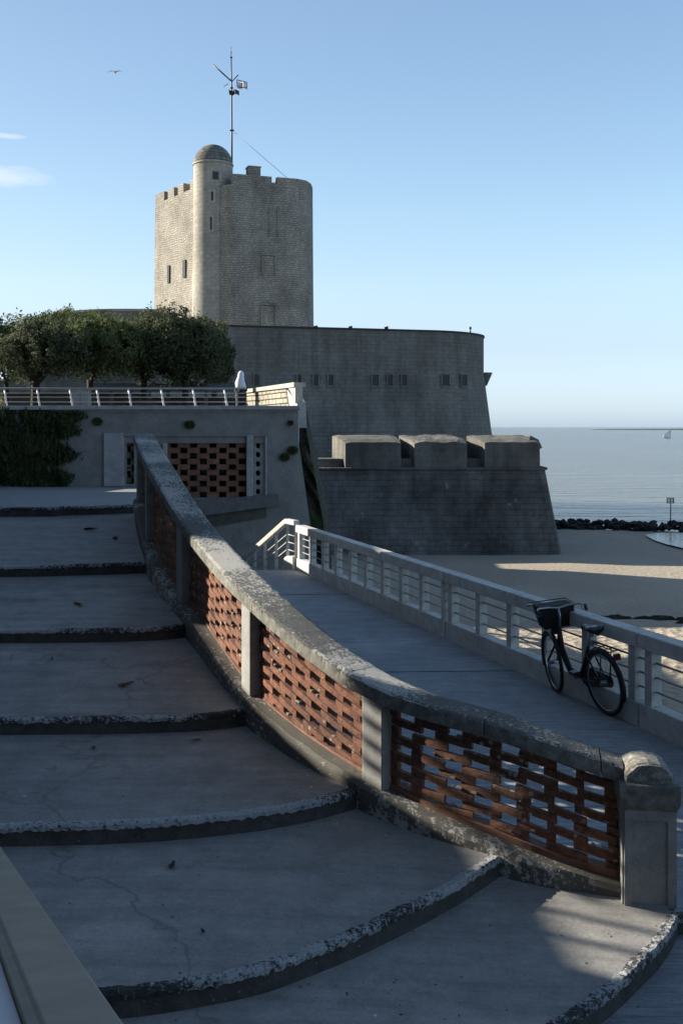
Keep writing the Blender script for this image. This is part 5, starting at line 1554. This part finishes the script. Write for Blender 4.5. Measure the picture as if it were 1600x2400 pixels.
# openings shaped to throw sun patches on balustrade and steps
g.gridwall((-8.2,-6,0), (0,1,0), (1,0,0), [0, 25], [-1, 19], [(HY0+6, HY1+6, HZ0, HZ1) for HY0, HY1, HZ0, HZ1 in ((10.5,12.95,3.90,5.02),(9.2,10.5,4.06,4.74),(10.1,10.5,5.06,5.36))], .3)
g.build('wall', M['render'], hs)
g = MB()
for z in (4.20, 4.345, 4.49, 4.635): g.box((-8.25, 10.28, z), (.05, .42, .06))
for y in (9.56, 9.86): g.box((-8.29, y, 4.4), (.04, .05, .7))
g.build('stripe_bar', M['metal'], hs)  # bars added to stripe the sun patch on post and steps
g = MB(); g.box((-15, 6.2, 19.2), (13.9, 26, .4)); g.build('roof', M['brickdark'], hs)
g = MB(); g.gridwall((-21.5,-6,0), (0,1,0), (-1,0,0), [0, 25], [-1, 19], [(19, 24.6, 7.5, 13)], .3); g.gridwall((-21.5,-6,0), (1,0,0), (0,-1,0), [0, 13.3], [-1, 19], [], .3); g.build('wall', M['render'], hs)  # back wall pierced so the sun reaches the front openings
tb = thing('sky_blocker', 'tall rendered block added behind the camera to cut the sky light', 'house', (-2, -14, 0))  # unseen mass added to darken the ambient light on the stairs
g = MB(); g.box((-4, -15, 8), (34, 12, 18)); g.build('wall', M['render'], tb)
g = MB(); g.box((-4, -15, 17.2), (35, 13, .4)); g.build('roof', M['brickdark'], tb)
h2 = thing('shade_wall', 'tall rendered wall added out of view to keep the ramp railing in shade', 'wall', (-9.5, 22.5, 0))
g = MB(); g.box((-9.6, 19.8, 3.0), (.6, 1.55, 9.0)); g.box((-9.6, 22.25, 1.85), (.58, 3.34, 6.7)); g.box((-9.6, 24.94, 1.0), (.56, 2.0, 4.8)); g.build('wall', M['render'], h2)  # added sun blocker, heights stepped to shade the railing up to its far end

# ------------------------------------------------------------------ litter
def tread_z(x, y):
    best = None
    dg = bpy.context.evaluated_depsgraph_get()
    hit, loc, nrm, idx, ob_, mt_ = sc.ray_cast(dg, Vector((x, y, 6)), Vector((0,0,-1)))
    return loc.z if hit else 0
bpy.context.view_layer.update()
dg = bpy.context.evaluated_depsgraph_get()
def on_screen_ground(x, y):
    v = Vector(((x-784)/F, 1, -(y-981)/F)).normalized()
    hit, loc, nrm, idx, ob_, mt_ = sc.ray_cast(dg, Vector((0,0,EYE)), v); return loc if hit else None
def leaf(px, py, s, lab, c, seed):
    loc = on_screen_ground(px, py)
    if loc is None: return
    rd = random.Random(seed); a0 = rd.uniform(0, 6.28); g = MB(); n_ = 14; top = []
    for k in range(n_):
        a = 2*math.pi*k/n_; r = s*(.55+.45*abs(math.cos(a*1.0)))*(1+.25*math.cos(3*a)+rd.uniform(-.1,.1))
        x, y = math.cos(a)*r*1.3, math.sin(a)*r*.7
        top.append(loc+Vector((x*math.cos(a0)-y*math.sin(a0), x*math.sin(a0)+y*math.cos(a0), .014+.45*abs(y)+.10*x)))
    cen = loc+Vector((0,0,.008)); vs = [cen]+top+[cen+Vector((0,0,-.002))]+[p+Vector((0,0,-.002)) for p in top]
    g.add(vs, [(0,1+k,1+(k+1) % n_) for k in range(n_)]+[(n_+1,n_+2+(k+1) % n_,n_+2+k) for k in range(n_)]+[(1+k,n_+2+k,n_+2+(k+1)%n_,1+(k+1)%n_) for k in range(n_)])
    o = g.build('fallen_leaf', c, None, fix=False); tag(o, lab, 'leaf', 'fallen leaves on the steps')
brn = mat_plain('dry_leaf', (.10,.055,.025), .8, var=.3, vs=40); dkl = mat_plain('dark_leaf', (.02,.02,.02), .8); yl = mat_plain('yellow_leaf', (.40,.30,.03), .7, var=.3, vs=40); pale = mat_plain('pale_leaf', (.22,.22,.22), .8)
LV = [(181,1388,.075,'bright yellow fallen leaf on the third step from the top',yl),(288,1576,.06,'brown dry leaf on the fourth step from the top',brn),(207,1217,.08,'dark crumpled leaf near the top of the stairs',dkl),(265,1238,.06,'flat dark leaf just right of the crumpled one near the top',dkl),(396,1992,.035,'small dark curled leaf on the step above the lowest wide edge',dkl),(452,1701,.035,'pale grey leaf on the fifth step, right of centre',pale),(216,1720,.028,'dark small leaf on the fifth step, left of the pale one',dkl),(466,2144,.018,'tiny dark scrap in the middle of the sixth step',dkl),(120,1515,.018,'tiny dark scrap on the fourth step, far left',dkl)]
for i, (x, y, s_, lab, c) in enumerate(LV): leaf(x, y, s_, lab, c, i)

# gull high in the sky
gl = MB(); q = P(265, 166, 60)
def gp(x, y, z): return q+Vector((x, y, z))
rings = []
for i in range(13):
    u = -1+2*i/12; au = abs(u); x = u*.42; z = .10*math.sin(au*2.4)-.05*au*au*1.5; ch = .10*(1-au*.75)
    rings.append([gp(x,-ch,z), gp(x,0,z+.015), gp(x,ch*.8,z-.0), gp(x,0,z-.006)])
gl.sweep(rings); gl.tube([gp(0,-.22,.02), gp(0,-.15,.02), gp(0,-.02,0), gp(0,.14,0), gp(0,.24,0)], [.008,.035,.055,.035,.01], 8)
tag(gl.build('gull', mat_plain('gull_grey', (.50,.52,.56), .8)), 'small pale gull flying in the sky left of the mast', 'bird')
for o in bpy.data.objects:
    if '_local' in o: del o['_local']
# grit, sand and dry crumbs gathered on the treads and along the foot of the walls
random.seed(3); g = MB()
def chip(loc, s):
    n_ = 5; a0 = random.uniform(0, 6.28); ring = [loc+Vector((math.cos(a0+2*math.pi*k/n_)*s*random.uniform(.6,1.2), math.sin(a0+2*math.pi*k/n_)*s*random.uniform(.5,1), 0)) for k in range(n_)]
    g.add(ring+[loc+Vector((0,0,s*random.uniform(.4,.8)))], [(k, (k+1) % n_, n_) for k in range(n_)])
cnt = 0
for k in range(900):
    if k % 3:
        x, y = random.uniform(0, 1560), random.uniform(1190, 2345)
    else:
        j = random.randint(2, 7); e = edges[j-1]; p = random.choice(e); x = 784+F*(p.x+random.gauss(0,.02))/(p.y-.03); y = 981+F*(EYE-(p.z-.125))/(p.y-.06-abs(random.gauss(0,.05)))
    l = on_screen_ground(x, y)
    if l is None or l.y > 17 or l.z > 1.9 or x < (y-1900)/1.42+30: continue
    chip(l, random.choice((.004,.005,.007,.011)))
tag(g.build('grit', mat_concrete('grit', (.30,.29,.27), (.08,.075,.065), 40), None, fix=False), 'loose grit and crumbs scattered over the steps and ramp', 'grit', kind='stuff')
